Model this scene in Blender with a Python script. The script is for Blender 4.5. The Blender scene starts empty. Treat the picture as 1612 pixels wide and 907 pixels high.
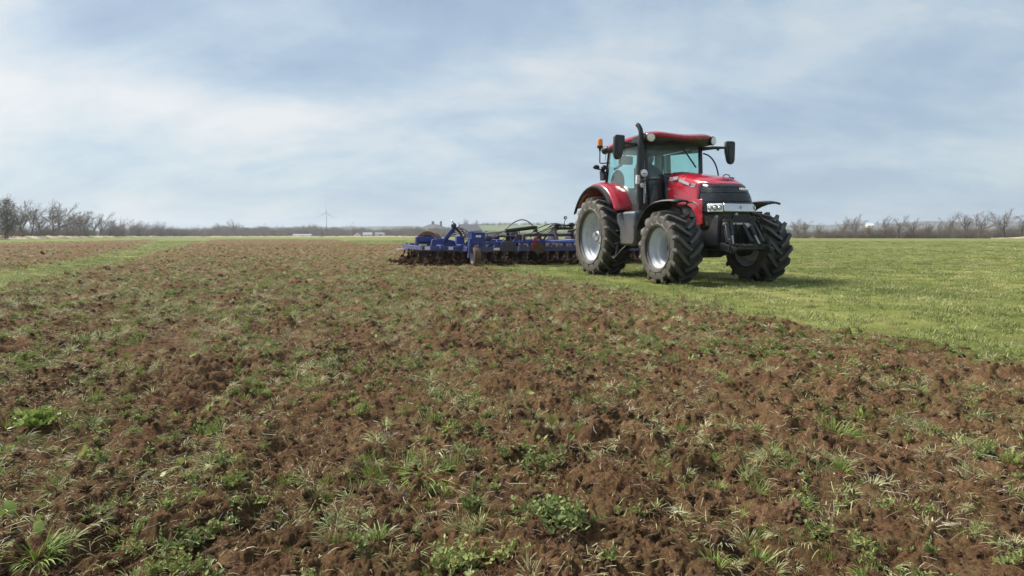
import bpy, bmesh, math, random
import numpy as np
from mathutils import Vector, Matrix

R_ = math.radians
PI = math.pi
sc = bpy.context.scene
C = sc.collection

# ------------------------------------------------------------------ camera
CAM_H = 0.908
F_PX = 958.17
cam_d = bpy.data.cameras.new('camera')
cam_d.sensor_fit = 'HORIZONTAL'
cam_d.sensor_width = 36.0
cam_d.lens = 36.0 * F_PX / 1612.0
cam_d.clip_start = 0.05
cam_d.clip_end = 9000
cam = bpy.data.objects.new('camera', cam_d)
C.objects.link(cam)
cam.location = (0, 0, CAM_H)
cam.rotation_euler = (R_(90) - 0.0853, 0, 0)
sc.camera = cam

# ------------------------------------------------------------------ light
SUN_AZ, SUN_EL = R_(-62), R_(48)          # azimuth from +Y towards +X
SUN_STRENGTH = 2.2
EXPOSURE = 1.72
SKY_STRENGTH = 0.1
sc.view_settings.view_transform = 'Standard'
sc.view_settings.look = 'None'
sc.view_settings.gamma = 1.0
sc.view_settings.use_curve_mapping = False
sc.view_settings.exposure = EXPOSURE
sd = bpy.data.lights.new('sun', 'SUN')
sd.energy = SUN_STRENGTH
sd.angle = R_(17)
sd.color = (1.0, 0.955, 0.88)
sun = bpy.data.objects.new('sun', sd)
C.objects.link(sun)
sdir = Vector((math.sin(SUN_AZ) * math.cos(SUN_EL), math.cos(SUN_AZ) * math.cos(SUN_EL), math.sin(SUN_EL)))
sun.rotation_euler = sdir.to_track_quat('Z', 'Y').to_euler()
sun.location = (0, 0, 60)


def N(nt, t, **kw):
    n = nt.nodes.new(t)
    for k, v in kw.items():
        if k.startswith('i_'):
            n.inputs[k[2:].replace('_', ' ')].default_value = v
        elif k.startswith('n_'):
            n.inputs[int(k[2:])].default_value = v
        else:
            setattr(n, k, v)
    return n


def ramp(nt, stops, interp='LINEAR'):
    n = nt.nodes.new('ShaderNodeValToRGB')
    n.color_ramp.interpolation = interp
    el = n.color_ramp.elements
    while len(el) < len(stops):
        el.new(0.5)
    for e, (p, c) in zip(el, stops):
        e.position = p
        e.color = (c[0], c[1], c[2], 1) if hasattr(c, '__len__') else (c, c, c, 1)
    return n


def make_world():
    w = bpy.data.worlds.new('World')
    sc.world = w
    w.use_nodes = True
    nt = w.node_tree
    nt.nodes.clear()
    L = nt.links.new
    out = N(nt, 'ShaderNodeOutputWorld')
    bg = N(nt, 'ShaderNodeBackground')
    bg.inputs['Strength'].default_value = SKY_STRENGTH
    L(bg.outputs[0], out.inputs[0])
    sky = N(nt, 'ShaderNodeTexSky', sky_type='NISHITA')
    sky.sun_disc = False
    sky.sun_elevation = SUN_EL
    sky.sun_rotation = SUN_AZ
    sky.air_density = 1.0
    sky.dust_density = 1.5
    tc = N(nt, 'ShaderNodeTexCoord')

    def mathn(op, a, b=None, c=None, clamp=False):
        m = N(nt, 'ShaderNodeMath', operation=op, use_clamp=clamp)
        for i, v in enumerate((a, b, c)):
            if v is None:
                continue
            if isinstance(v, (int, float)):
                m.inputs[i].default_value = v
            else:
                L(v, m.inputs[i])
        return m.outputs[0]
    sep = N(nt, 'ShaderNodeSeparateXYZ')
    L(tc.outputs['Generated'], sep.inputs[0])
    # flat cloud deck: direction projected on a layer overhead
    zz = mathn('MAXIMUM', sep.outputs[2], 0.0)
    zz = mathn('ADD', zz, 0.42)
    px = mathn('DIVIDE', sep.outputs[0], zz)
    py = mathn('DIVIDE', sep.outputs[1], zz)
    comb = N(nt, 'ShaderNodeCombineXYZ')
    L(px, comb.inputs[0])
    L(py, comb.inputs[1])

    def noise(scale, detail, rough, off, sx=1.0, sy=1.0, dist=0.0):
        mp = N(nt, 'ShaderNodeMapping')
        mp.inputs['Location'].default_value = off
        mp.inputs['Scale'].default_value = (sx, sy, 1)
        L(comb.outputs[0], mp.inputs[0])
        n = N(nt, 'ShaderNodeTexNoise')
        n.inputs['Scale'].default_value = scale
        n.inputs['Detail'].default_value = detail
        n.inputs['Roughness'].default_value = rough
        n.inputs['Distortion'].default_value = dist
        L(mp.outputs[0], n.inputs['Vector'])
        return n.outputs[0]

    def lobe(az, el, raz, rel):
        # a cloud bank standing in one direction of the sky: gaussian in azimuth / elevation
        a = mathn('ARCTAN2', sep.outputs[0], sep.outputs[1])
        e = mathn('ARCSINE', sep.outputs[2])
        a = mathn('DIVIDE', mathn('SUBTRACT', a, R_(az)), R_(raz))
        e = mathn('DIVIDE', mathn('SUBTRACT', e, R_(el)), R_(rel))
        s = mathn('ADD', mathn('MULTIPLY', a, a), mathn('MULTIPLY', e, e))
        return mathn('EXPONENT', mathn('MULTIPLY', s, -1.0))
    n1 = noise(1.3, 8, 0.55, (3.1, 7.7, 0), 0.8, 1.3, 0.6)
    n2 = noise(3.2, 8, 0.60, (1.3, 2.2, 4), 0.75, 1.4, 0.5)
    n3 = noise(9.5, 6, 0.62, (5.3, 0.2, 9), 0.8, 1.2, 0.4)
    d = mathn('ADD', mathn('MULTIPLY', n1, 0.62), mathn('MULTIPLY', n2, 0.58))
    d = mathn('ADD', d, mathn('MULTIPLY', n3, 0.24))
    d = mathn('SUBTRACT', d, 0.17)                            # mean ~ .55
    # brighter and darker banks of the overcast
    for az, el, ra, re, k in SKY_BANKS:
        d = mathn('ADD', d, mathn('MULTIPLY', lobe(az, el, ra, re), k))
    cl = ramp(nt, SKY_RAMP)
    L(d, cl.inputs[0])
    sc_ = N(nt, 'ShaderNodeVectorMath', operation='SCALE')
    L(cl.outputs[0], sc_.inputs[0])
    sc_.inputs['Scale'].default_value = SKY_CLOUD
    mix = N(nt, 'ShaderNodeMix', data_type='RGBA')
    mix.inputs[0].default_value = 0.93
    L(sky.outputs[0], mix.inputs[6])
    L(sc_.outputs[0], mix.inputs[7])
    L(mix.outputs[2], bg.inputs[0])


SKY_CLOUD = 2.42
SKY_RAMP = [(0.26, (0.375, 0.49, 0.655)), (0.44, (0.465, 0.60, 0.755)), (0.55, (0.575, 0.71, 0.825)),
            (0.66, (0.73, 0.815, 0.87)), (0.84, (0.95, 0.955, 0.945))]
SKY_BANKS = [(-26, 10.2, 14, 2.0, 0.22), (-41, 13, 5.5, 8, 0.20), (-22, 15.2, 13, 2.6, -0.26), (-8, 21, 14, 3.5, -0.12), (-33, 4.6, 16, 2.0, -0.08), (-33, 19.5, 10, 2.5, 0.04),
             (8, 14, 9, 4, 0.06), (26, 16.5, 9, 3, 0.08), (36, 10.5, 12, 4, -0.12), (24, 21, 10, 2.5, -0.10), (40, 22, 8, 3, 0.05), (20, 6, 18, 3.5, -0.07)]
make_world()

# ------------------------------------------------------------------ materials


def mat(name, col, rough=0.6, metal=0.0, var=0.0, vscale=6.0, dirt=None, dirt_amt=0.0, dscale=3.0, bump=0.0, bscale=30.0, coat=0.0, spec=0.5):
    m = bpy.data.materials.new(name)
    m.use_nodes = True
    nt = m.node_tree
    b = nt.nodes['Principled BSDF']
    L = nt.links.new
    b.inputs['Roughness'].default_value = rough
    b.inputs['Metallic'].default_value = metal
    b.inputs['Specular IOR Level'].default_value = spec
    if coat:
        b.inputs['Coat Weight'].default_value = coat
        b.inputs['Coat Roughness'].default_value = 0.06
    b.inputs['Base Color'].default_value = (*col, 1)
    tc = N(nt, 'ShaderNodeTexCoord')
    last = None
    if var:
        n = N(nt, 'ShaderNodeTexNoise', i_Scale=vscale, i_Detail=6.0)
        L(tc.outputs['Object'], n.inputs['Vector'])
        rp = ramp(nt, [(0.3, [c * (1 - var) for c in col]), (0.7, [min(1, c * (1 + var)) for c in col])])
        L(n.outputs[0], rp.inputs[0])
        last = rp.outputs[0]
    if dirt is not None:
        n = N(nt, 'ShaderNodeTexNoise', i_Scale=dscale, i_Detail=9.0, i_Roughness=0.65)
        L(tc.outputs['Object'], n.inputs['Vector'])
        lo = 0.75 - 0.6 * dirt_amt
        rp = ramp(nt, [(max(0, lo - 0.12), 0.0), (min(1, lo + 0.16), min(1, 0.35 + dirt_amt))])
        L(n.outputs[0], rp.inputs[0])
        mx = N(nt, 'ShaderNodeMix', data_type='RGBA')
        L(rp.outputs[0], mx.inputs[0])
        if last:
            L(last, mx.inputs[6])
        else:
            mx.inputs[6].default_value = (*col, 1)
        mx.inputs[7].default_value = (*dirt, 1)
        last = mx.outputs[2]
        mr = N(nt, 'ShaderNodeMix', data_type='FLOAT')
        L(rp.outputs[0], mr.inputs[0])
        mr.inputs[2].default_value = rough
        mr.inputs[3].default_value = 0.9
        L(mr.outputs[0], b.inputs['Roughness'])
    if last:
        L(last, b.inputs['Base Color'])
    if bump:
        n = N(nt, 'ShaderNodeTexNoise', i_Scale=bscale, i_Detail=6.0)
        L(tc.outputs['Object'], n.inputs['Vector'])
        bp = N(nt, 'ShaderNodeBump', i_Strength=bump, i_Distance=0.01)
        L(n.outputs[0], bp.inputs['Height'])
        L(bp.outputs[0], b.inputs['Normal'])
    return m


def splash(m, z0=0.7, z1=1.75, amt=0.75):
    """earth thrown up by the wheels: more of it low on the machine"""
    nt = m.node_tree
    L = nt.links.new
    b = nt.nodes['Principled BSDF']
    src = b.inputs['Base Color'].links[0].from_socket
    tc = N(nt, 'ShaderNodeTexCoord')
    sp = N(nt, 'ShaderNodeSeparateXYZ')
    L(tc.outputs['Object'], sp.inputs[0])
    mr = N(nt, 'ShaderNodeMapRange')
    L(sp.outputs[2], mr.inputs['Value'])
    mr.inputs['From Min'].default_value = z1
    mr.inputs['From Max'].default_value = z0
    mr.inputs['To Min'].default_value = 0.0
    mr.inputs['To Max'].default_value = 0.30
    n = N(nt, 'ShaderNodeTexNoise', i_Scale=16.0, i_Detail=8.0, i_Roughness=0.7)
    L(tc.outputs['Object'], n.inputs['Vector'])
    ad = N(nt, 'ShaderNodeMath', operation='ADD')
    L(n.outputs[0], ad.inputs[0])
    L(mr.outputs[0], ad.inputs[1])
    rp = ramp(nt, [(0.60, 0.0), (0.78, amt)])
    L(ad.outputs[0], rp.inputs[0])
    mx = N(nt, 'ShaderNodeMix', data_type='RGBA')
    L(rp.outputs[0], mx.inputs[0])
    L(src, mx.inputs[6])
    mx.inputs[7].default_value = (0.15, 0.115, 0.08, 1)
    L(mx.outputs[2], b.inputs['Base Color'])


def glass_mat(name, tint, refl=0.12):
    m = bpy.data.materials.new(name)
    m.use_nodes = True
    nt = m.node_tree
    nt.nodes.clear()
    L = nt.links.new
    out = N(nt, 'ShaderNodeOutputMaterial')
    t = N(nt, 'ShaderNodeBsdfTransparent')
    t.inputs[0].default_value = (*tint, 1)
    g = N(nt, 'ShaderNodeBsdfGlossy', i_Roughness=0.02)
    g.inputs[0].default_value = (0.9, 0.95, 0.95, 1)
    f = N(nt, 'ShaderNodeFresnel', i_IOR=1.5)
    mx = N(nt, 'ShaderNodeMixShader')
    L(f.outputs[0], mx.inputs[0])
    L(t.outputs[0], mx.inputs[1])
    L(g.outputs[0], mx.inputs[2])
    # thin dust film, tinted pale teal to paint hazy reflection on the pane
    df = N(nt, 'ShaderNodeBsdfDiffuse')
    df.inputs[0].default_value = (0.50, 0.66, 0.64, 1)
    m2 = N(nt, 'ShaderNodeMixShader')
    m2.inputs[0].default_value = 0.13
    L(mx.outputs[0], m2.inputs[1])
    L(df.outputs[0], m2.inputs[2])
    L(m2.outputs[0], out.inputs[0])
    return m


SOILC = (0.13, 0.070, 0.040)
DUST = (0.115, 0.095, 0.070)
M = {}
M['red'] = mat('red_paint', (0.37, 0.008, 0.026), 0.24, 0.0, 0.12, 1.5, (0.24, 0.10, 0.075), 0.16, 3.4, coat=0.7)
M['black'] = mat('black_plastic', (0.018, 0.019, 0.021), 0.45, 0, 0.2, 9, DUST, 0.12, 3.0)
M['gloss_black'] = mat('gloss_black', (0.012, 0.016, 0.021), 0.22, 0, 0.1, 4, DUST, 0.05, 2.5)
M['chassis'] = mat('chassis_dark', (0.022, 0.024, 0.028), 0.55, 0.1, 0.3, 7, DUST, 0.25, 3.5, 0.3, 40)
M['slate'] = mat('slate_plastic', (0.040, 0.056, 0.075), 0.5, 0, 0.12, 5, DUST, 0.16, 2.5)
M['rubber'] = mat('tyre_rubber', (0.022, 0.022, 0.022), 0.62, 0, 0.3, 9, (0.125, 0.10, 0.07), 0.30, 4.2, 0.5, 45)


def dusty_sidewall(m):
    """dry field dust on the flat side of a tyre; the tread is scoured by the ground"""
    nt = m.node_tree
    L = nt.links.new
    b = nt.nodes['Principled BSDF']
    src = b.inputs['Base Color'].links[0].from_socket
    tc = N(nt, 'ShaderNodeTexCoord')
    sp = N(nt, 'ShaderNodeSeparateXYZ')
    L(tc.outputs['Object'], sp.inputs[0])
    ab = N(nt, 'ShaderNodeMath', operation='ABSOLUTE')
    L(sp.outputs[1], ab.inputs[0])
    n = N(nt, 'ShaderNodeTexNoise', i_Scale=7.0, i_Detail=7.0)
    L(tc.outputs['Object'], n.inputs['Vector'])
    ad = N(nt, 'ShaderNodeMath', operation='MULTIPLY_ADD')
    L(n.outputs[0], ad.inputs[0])
    ad.inputs[1].default_value = .08
    L(ab.outputs[0], ad.inputs[2])
    rp = ramp(nt, [(.29, 0.0), (.33, .70)])
    L(ad.outputs[0], rp.inputs[0])
    mx = N(nt, 'ShaderNodeMix', data_type='RGBA')
    L(rp.outputs[0], mx.inputs[0])
    L(src, mx.inputs[6])
    mx.inputs[7].default_value = (0.100, 0.086, 0.067, 1)
    L(mx.outputs[2], b.inputs['Base Color'])


def worn_lugs(m, r_in, r_out):
    """the bar faces are polished grey, damp earth stays between them"""
    nt = m.node_tree
    L = nt.links.new
    b = nt.nodes['Principled BSDF']
    src = b.inputs['Base Color'].links[0].from_socket
    tc = N(nt, 'ShaderNodeTexCoord')
    sp = N(nt, 'ShaderNodeVectorMath', operation='MULTIPLY')
    L(tc.outputs['Object'], sp.inputs[0])
    sp.inputs[1].default_value = (1, 0, 1)
    ln = N(nt, 'ShaderNodeVectorMath', operation='LENGTH')
    L(sp.outputs[0], ln.inputs[0])
    mr = N(nt, 'ShaderNodeMapRange')
    L(ln.outputs['Value'], mr.inputs['Value'])
    mr.inputs['From Min'].default_value = r_in
    mr.inputs['From Max'].default_value = r_out
    mx = N(nt, 'ShaderNodeMix', data_type='RGBA')
    L(mr.outputs[0], mx.inputs[0])
    L(src, mx.inputs[6])
    mx.inputs[7].default_value = (0.075, 0.074, 0.072, 1)
    L(mx.outputs[2], b.inputs['Base Color'])


M['rubber_front'] = M['rubber'].copy()
for k_ in ('rubber', 'rubber_front'):
    dusty_sidewall(M[k_])
worn_lugs(M['rubber'], .895, .925)
worn_lugs(M['rubber_front'], .680, .712)
M['rim'] = mat('rim_silver', (0.50, 0.53, 0.57), 0.45, 0.0, 0.06, 4, (0.20, 0.165, 0.125), 0.24, 4.5)
M['steel'] = mat('steel', (0.42, 0.42, 0.42), 0.35, 0.8, 0.1, 8, DUST, 0.2, 5)
M['chrome'] = mat('chrome', (0.62, 0.63, 0.63), 0.16, 0.85, 0.05, 9)
M['lens'] = mat('lamp_lens', (0.78, 0.79, 0.76), 0.12, 0.15, 0.15, 25)
M['lensdark'] = mat('lamp_bowl', (0.23, 0.24, 0.25), 0.15, 0.6, 0.3, 30)
M['amber'] = mat('amber_lens', (0.75, 0.24, 0.02), 0.18, 0, 0.25, 30)
M['silver'] = mat('silver_decal', (0.42, 0.42, 0.44), 0.35, 0.3)
M['white'] = mat('white_letter', (0.75, 0.75, 0.74), 0.4)
M['glass'] = glass_mat('tinted_glass', (0.72, 0.99, 0.97))
M['grey'] = mat('interior_grey', (0.26, 0.28, 0.27), 0.8, 0, 0.15, 8)
M['liner'] = mat('cab_liner', (0.78, 0.78, 0.73), 0.85, 0, 0.1, 6)
M['seatfab'] = mat('seat_fabric', (0.045, 0.05, 0.055), 0.9, 0, 0.2, 20)
M['skin'] = mat('skin', (0.50, 0.30, 0.22), 0.55, 0, 0.08, 20)
M['jacket'] = mat('dark_jacket', (0.035, 0.045, 0.055), 0.9, 0, 0.25, 15)
M['trouser'] = mat('trouser', (0.03, 0.04, 0.07), 0.9, 0, 0.2, 12)
M['hair'] = mat('hair', (0.05, 0.035, 0.025), 0.8, 0, 0.3, 60)
M['blue'] = mat('blue_paint', (0.015, 0.048, 0.27), 0.34, 0, 0.22, 3, (0.085, 0.065, 0.05), 0.34, 4.5, 0.1, 30)
M['bluedirty'] = mat('blue_paint_muddy', (0.018, 0.026, 0.11), 0.5, 0, 0.25, 3, (0.115, 0.075, 0.05), 0.5, 2.8, 0.3, 30)
M['rust'] = mat('rusty_steel', (0.085, 0.045, 0.026), 0.8, 0.1, 0.4, 8, SOILC, 0.4, 5, 0.4, 40)
M['ringrust'] = mat('ring_soil', (0.20, 0.105, 0.055), 0.85, 0, 0.35, 10, (0.06, 0.035, 0.025), 0.3, 8, 0.4, 40)
M['disc'] = mat('disc_steel', (0.034, 0.029, 0.025), 0.6, 0.3, 0.3, 7, (0.05, 0.03, 0.018), 0.5, 4)  # steel colour darkened to stand in for deep shade below the harrow frame
M['moist'] = mat('moist_soil', (0.058, 0.030, 0.017), 0.95, 0, 0.4, 3, (0.11, 0.06, 0.034), 0.3, 5, 1.0, 9, spec=0.1)  # fresh-turned soil, its colour darkened to paint the shade under the harrow
M['hose'] = mat('hose_rubber', (0.014, 0.014, 0.015), 0.5)
M['mudtyre'] = mat('muddy_tyre', (0.05, 0.042, 0.035), 0.85, 0, 0.3, 8, (0.16, 0.10, 0.06), 0.55, 3, 0.4, 40)
M['redplate'] = mat('red_reflector', (0.42, 0.03, 0.03), 0.4, 0, 0.2, 8, DUST, 0.25, 5)
for k_ in ('red', 'black', 'slate', 'gloss_black'):
    splash(M[k_], amt=.55)
splash(M['blue'], .3, .9, .6)

# ------------------------------------------------------------------ helpers


def tag(o, label=None, cat=None, group=None, kind=None):
    if label:
        o['label'] = label
    if cat:
        o['category'] = cat
    if group:
        o['group'] = group
    if kind:
        o['kind'] = kind
    return o


def empty(name, loc=(0, 0, 0), rz=0.0, parent=None):
    o = bpy.data.objects.new(name, None)
    o.empty_display_size = 0.2
    C.objects.link(o)
    o.location = loc
    o.rotation_euler = (0, 0, rz)
    if parent:
        o.parent = parent
    return o


class MB:
    """collects shapes, then links them as ONE mesh object"""

    def __init__(self):
        self.v = []
        self.f = []
        self.mi = []

    def add(self, vs, fs, mi=0):
        o = len(self.v)
        self.v += [tuple(p) for p in vs]
        self.f += [[i + o for i in f] for f in fs]
        self.mi += [mi] * len(fs)
        return self

    def box(self, c, s, rot=(0, 0, 0), mi=0, taper=None):
        m = Matrix.Rotation(rot[2], 3, 'Z') @ Matrix.Rotation(rot[1], 3, 'Y') @ Matrix.Rotation(rot[0], 3, 'X')
        vs = []
        for sx in (-1, 1):
            for sy in (-1, 1):
                for sz in (-1, 1):
                    k = taper if (taper and sz > 0) else 1
                    vs.append(Vector(c) + m @ Vector((sx * s[0] / 2 * k, sy * s[1] / 2 * k, sz * s[2] / 2)))
        self.add(vs, [(0, 1, 3, 2), (4, 6, 7, 5), (0, 4, 5, 1), (2, 3, 7, 6), (0, 2, 6, 4), (1, 5, 7, 3)], mi)
        return self

    def bar(self, a, b, w, h=None, mi=0, up=(0, 0, 1)):
        h = h or w
        a, b = Vector(a), Vector(b)
        d = (b - a).normalized()
        u = Vector(up)
        if abs(d.dot(u)) > 0.98:
            u = Vector((1, 0, 0))
        s = d.cross(u).normalized() * w / 2
        u = s.cross(d).normalized() * h / 2
        vs = [p + i * s + j * u for p in (a, b) for i, j in ((-1, -1), (1, -1), (1, 1), (-1, 1))]
        self.add(vs, [(3, 2, 1, 0), (4, 5, 6, 7), (0, 1, 5, 4), (1, 2, 6, 5), (2, 3, 7, 6), (3, 0, 4, 7)], mi)
        return self

    def prism(self, pts, y0, y1, axis='y', mi=0):
        """polygon (2-D) extruded along an axis; axis y: pts are (x, z)"""
        n = len(pts)
        vs = []
        for yy in (y0, y1):
            for a, b in pts:
                vs.append({'y': (a, yy, b), 'x': (yy, a, b), 'z': (a, b, yy)}[axis])
        fs = [list(range(n)), list(range(2 * n - 1, n - 1, -1))]
        for i in range(n):
            j = (i + 1) % n
            fs.append([i, i + n, j + n, j])
        self.add(vs, fs, mi)
        return self

    def tube(self, pts, r, n=8, mi=0, cap=True):
        pts = [Vector(p) for p in pts]
        rs = r if hasattr(r, '__len__') else [r] * len(pts)
        vs, fs = [], []
        u = None
        for i, p in enumerate(pts):
            d = (pts[min(i + 1, len(pts) - 1)] - pts[max(i - 1, 0)]).normalized()
            if u is None:
                u = d.orthogonal().normalized()
            u = (u - d * u.dot(d)).normalized()
            w = d.cross(u)
            for k in range(n):
                a = 2 * PI * k / n
                vs.append(p + (u * math.cos(a) + w * math.sin(a)) * rs[i])
        for i in range(len(pts) - 1):
            for k in range(n):
                k2 = (k + 1) % n
                fs.append([i * n + k, i * n + k2, (i + 1) * n + k2, (i + 1) * n + k])
        if cap:
            fs.append(list(range(n - 1, -1, -1)))
            fs.append([(len(pts) - 1) * n + k for k in range(n)])
        self.add(vs, fs, mi)
        return self

    def lathe(self, prof, c=(0, 0, 0), axis='y', n=32, mi=0, closed=False):
        """prof: (along axis, radius)"""
        vs, fs = [], []
        for a, r in prof:
            for k in range(n):
                t = 2 * PI * k / n
                q = {'y': (r * math.cos(t), a, r * math.sin(t)), 'x': (a, r * math.cos(t), r * math.sin(t)), 'z': (r * math.cos(t), r * math.sin(t), a)}[axis]
                vs.append((q[0] + c[0], q[1] + c[1], q[2] + c[2]))
        m = len(prof)
        for i in range(m if closed else m - 1):
            i2 = (i + 1) % m
            for k in range(n):
                k2 = (k + 1) % n
                fs.append([i * n + k, i2 * n + k, i2 * n + k2, i * n + k2])
        self.add(vs, fs, mi)
        return self

    def ball(self, c, r, n=12, m=8, mi=0):
        rr = r if hasattr(r, '__len__') else (r, r, r)
        vs, fs = [], []
        for i in range(m + 1):
            p = PI * i / m
            for k in range(n):
                t = 2 * PI * k / n
                vs.append((c[0] + rr[0] * math.sin(p) * math.cos(t), c[1] + rr[1] * math.sin(p) * math.sin(t), c[2] + rr[2] * math.cos(p)))
        for i in range(m):
            for k in range(n):
                k2 = (k + 1) % n
                fs.append([i * n + k, (i + 1) * n + k, (i + 1) * n + k2, i * n + k2])
        self.add(vs, fs, mi)
        return self

    def build(self, name, mats, parent=None, bevel=0.0, smooth=35, solid=0.0, subs=0):
        me = bpy.data.meshes.new(name)
        me.from_pydata(self.v, [], self.f)
        bm = bmesh.new()
        bm.from_mesh(me)
        bmesh.ops.remove_doubles(bm, verts=bm.verts, dist=1e-5)
        bmesh.ops.recalc_face_normals(bm, faces=bm.faces)
        if not bm.faces.layers:
            pass
        bm.to_mesh(me)
        bm.free()
        if not hasattr(mats, '__len__'):
            mats = [mats]
        for m_ in mats:
            me.materials.append(m_)
        if len(mats) > 1 and len(me.polygons) == len(self.mi):
            me.polygons.foreach_set('material_index', self.mi)
        if smooth:
            me.shade_smooth()
            me.set_sharp_from_angle(angle=R_(smooth))
        o = bpy.data.objects.new(name, me)
        C.objects.link(o)
        if parent:
            o.parent = parent
        if subs:
            md = o.modifiers.new('s', 'SUBSURF')
            md.levels = md.render_levels = subs
        if solid:
            md = o.modifiers.new('t', 'SOLIDIFY')
            md.thickness = solid
            md.offset = 0
        if bevel:
            md = o.modifiers.new('b', 'BEVEL')
            md.width = bevel
            md.segments = 2
            md.limit_method = 'ANGLE'
            md.angle_limit = R_(40)
        return o


def letters(name, text, size, loc, rot, m, parent, depth=0.004, italic=0.0, bold=0.0, sx=1.0):
    cu = bpy.data.curves.new(name, 'FONT')
    cu.body = text
    cu.size = size
    cu.extrude = depth
    cu.shear = italic
    cu.offset = bold
    cu.align_x = 'CENTER'
    cu.align_y = 'CENTER'
    tmp = bpy.data.objects.new(name + '_tmp', cu)
    C.objects.link(tmp)
    dg = bpy.context.evaluated_depsgraph_get()
    me = bpy.data.meshes.new_from_object(tmp.evaluated_get(dg))
    bpy.data.objects.remove(tmp)
    me.materials.clear()
    me.materials.append(m)
    o = bpy.data.objects.new(name, me)
    C.objects.link(o)
    o.parent = parent
    o.location = loc
    o.rotation_euler = rot
    o.scale = (sx, 1, 1)
    return o


def crv(pts, n=6):
    """smooth curve through the points"""
    P = [Vector(p) for p in pts]
    P = [P[0] * 2 - P[1]] + P + [P[-1] * 2 - P[-2]]
    out = []
    for i in range(1, len(P) - 2):
        a, b, c, d = P[i - 1], P[i], P[i + 1], P[i + 2]
        for k in range(n):
            t = k / n
            out.append(.5 * (2 * b + (c - a) * t + (2 * a - 5 * b + 4 * c - d) * t * t + (3 * b - a - 3 * c + d) * t ** 3))
    out.append(P[-2])
    return out


def arc(cx, cz, r, a0, a1, n):
    return [(cx + r * math.cos(R_(a0 + (a1 - a0) * i / n)), cz + r * math.sin(R_(a0 + (a1 - a0) * i / n))) for i in range(n + 1)]

# ------------------------------------------------------------------ noise (gradient noise in numpy)


def _perm(seed):
    p = np.random.RandomState(seed).permutation(256)
    return np.concatenate([p, p])


def pn(x, y, seed=0):
    p = _perm(seed)
    xi = np.floor(x).astype(np.int64)
    yi = np.floor(y).astype(np.int64)
    xf = x - xi
    yf = y - yi
    xi &= 255
    yi &= 255
    u = xf * xf * xf * (xf * (xf * 6 - 15) + 10)
    v = yf * yf * yf * (yf * (yf * 6 - 15) + 10)

    def gr(h, a, b):
        t = h * (2 * PI / 256)
        return np.cos(t) * a + np.sin(t) * b
    aa = p[p[xi] + yi]
    ab = p[p[xi] + yi + 1]
    ba = p[p[xi + 1] + yi]
    bb = p[p[xi + 1] + yi + 1]
    x1 = gr(aa, xf, yf) * (1 - u) + gr(ba, xf - 1, yf) * u
    x2 = gr(ab, xf, yf - 1) * (1 - u) + gr(bb, xf - 1, yf - 1) * u
    return (x1 * (1 - v) + x2 * v) * 1.5


def smooth01(t):
    t = np.clip(t, 0, 1)
    return t * t * (3 - 2 * t)

# ------------------------------------------------------------------ field layout


PSI = 0.3188
TX, TY = 3.0397, 14.6285
HD = (math.sin(PSI), -math.cos(PSI))
LF = (math.cos(PSI), math.sin(PSI))
EDGE_R = [(5.6, -3.5), (3.61, 4.23), (3.23, 5.64), (2.36, 7.65), (1.17, 11.86), (-0.9, 18.3), (-1.6, 20.4), (-4.6, 30), (-19.8, 80), (-42, 150), (-52, 185)]
EDGE_L = [(-3.4, -3.5), (-8.81, 10.43), (-10.65, 14.43), (-13.04, 20.12), (-21.66, 37.4), (-43, 82), (-74, 150), (-92, 190)]
EDGE_B = [(-6.5, -3.5), (-12.6, 14.9), (-17.9, 26.2), (-31.5, 52), (-52, 88), (-78, 134), (-100, 178)]
EDGE_C = [(-30, -3.5), (-60, 60), (-66, 80), (-80, 120), (-104, 180)]


def xat(edge, y):
    e = np.array(edge)
    return np.interp(y, e[:, 1], e[:, 0])


def tilled(x, y):
    """0 = grass, 1 = turned soil"""
    w = 0.30 * pn(x * 1.1, y * 1.1, 3) + 0.40 * pn(x * 3.1, y * 3.1, 4) + 0.22 * pn(x * 8, y * 8, 5)
    w2 = w * (1 + 0.03 * np.abs(y))
    s = 0.16 + 0.012 * np.abs(y)
    far = smooth01((175 - y) / 12)
    a = smooth01((xat(EDGE_R, y) - x + w) / s) * smooth01((x - xat(EDGE_L, y) + w2) / s) * far
    b = smooth01((xat(EDGE_B, y) - x + w2) / s) * smooth01((x - xat(EDGE_C, y) + 3 * w2) / s) * smooth01((168 - y) / 12)
    # the strip the implement is cutting now, behind its discs
    rx, ry = x - TX, y - TY
    xl = rx * HD[0] + ry * HD[1]
    yl = rx * LF[0] + ry * LF[1]
    c = smooth01((-5.6 - xl + w) / 0.3) * smooth01((4.4 - np.abs(yl) + w) / 0.3) * smooth01((xl + 60) / 8)
    return np.maximum(np.maximum(a, b), c)


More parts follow.
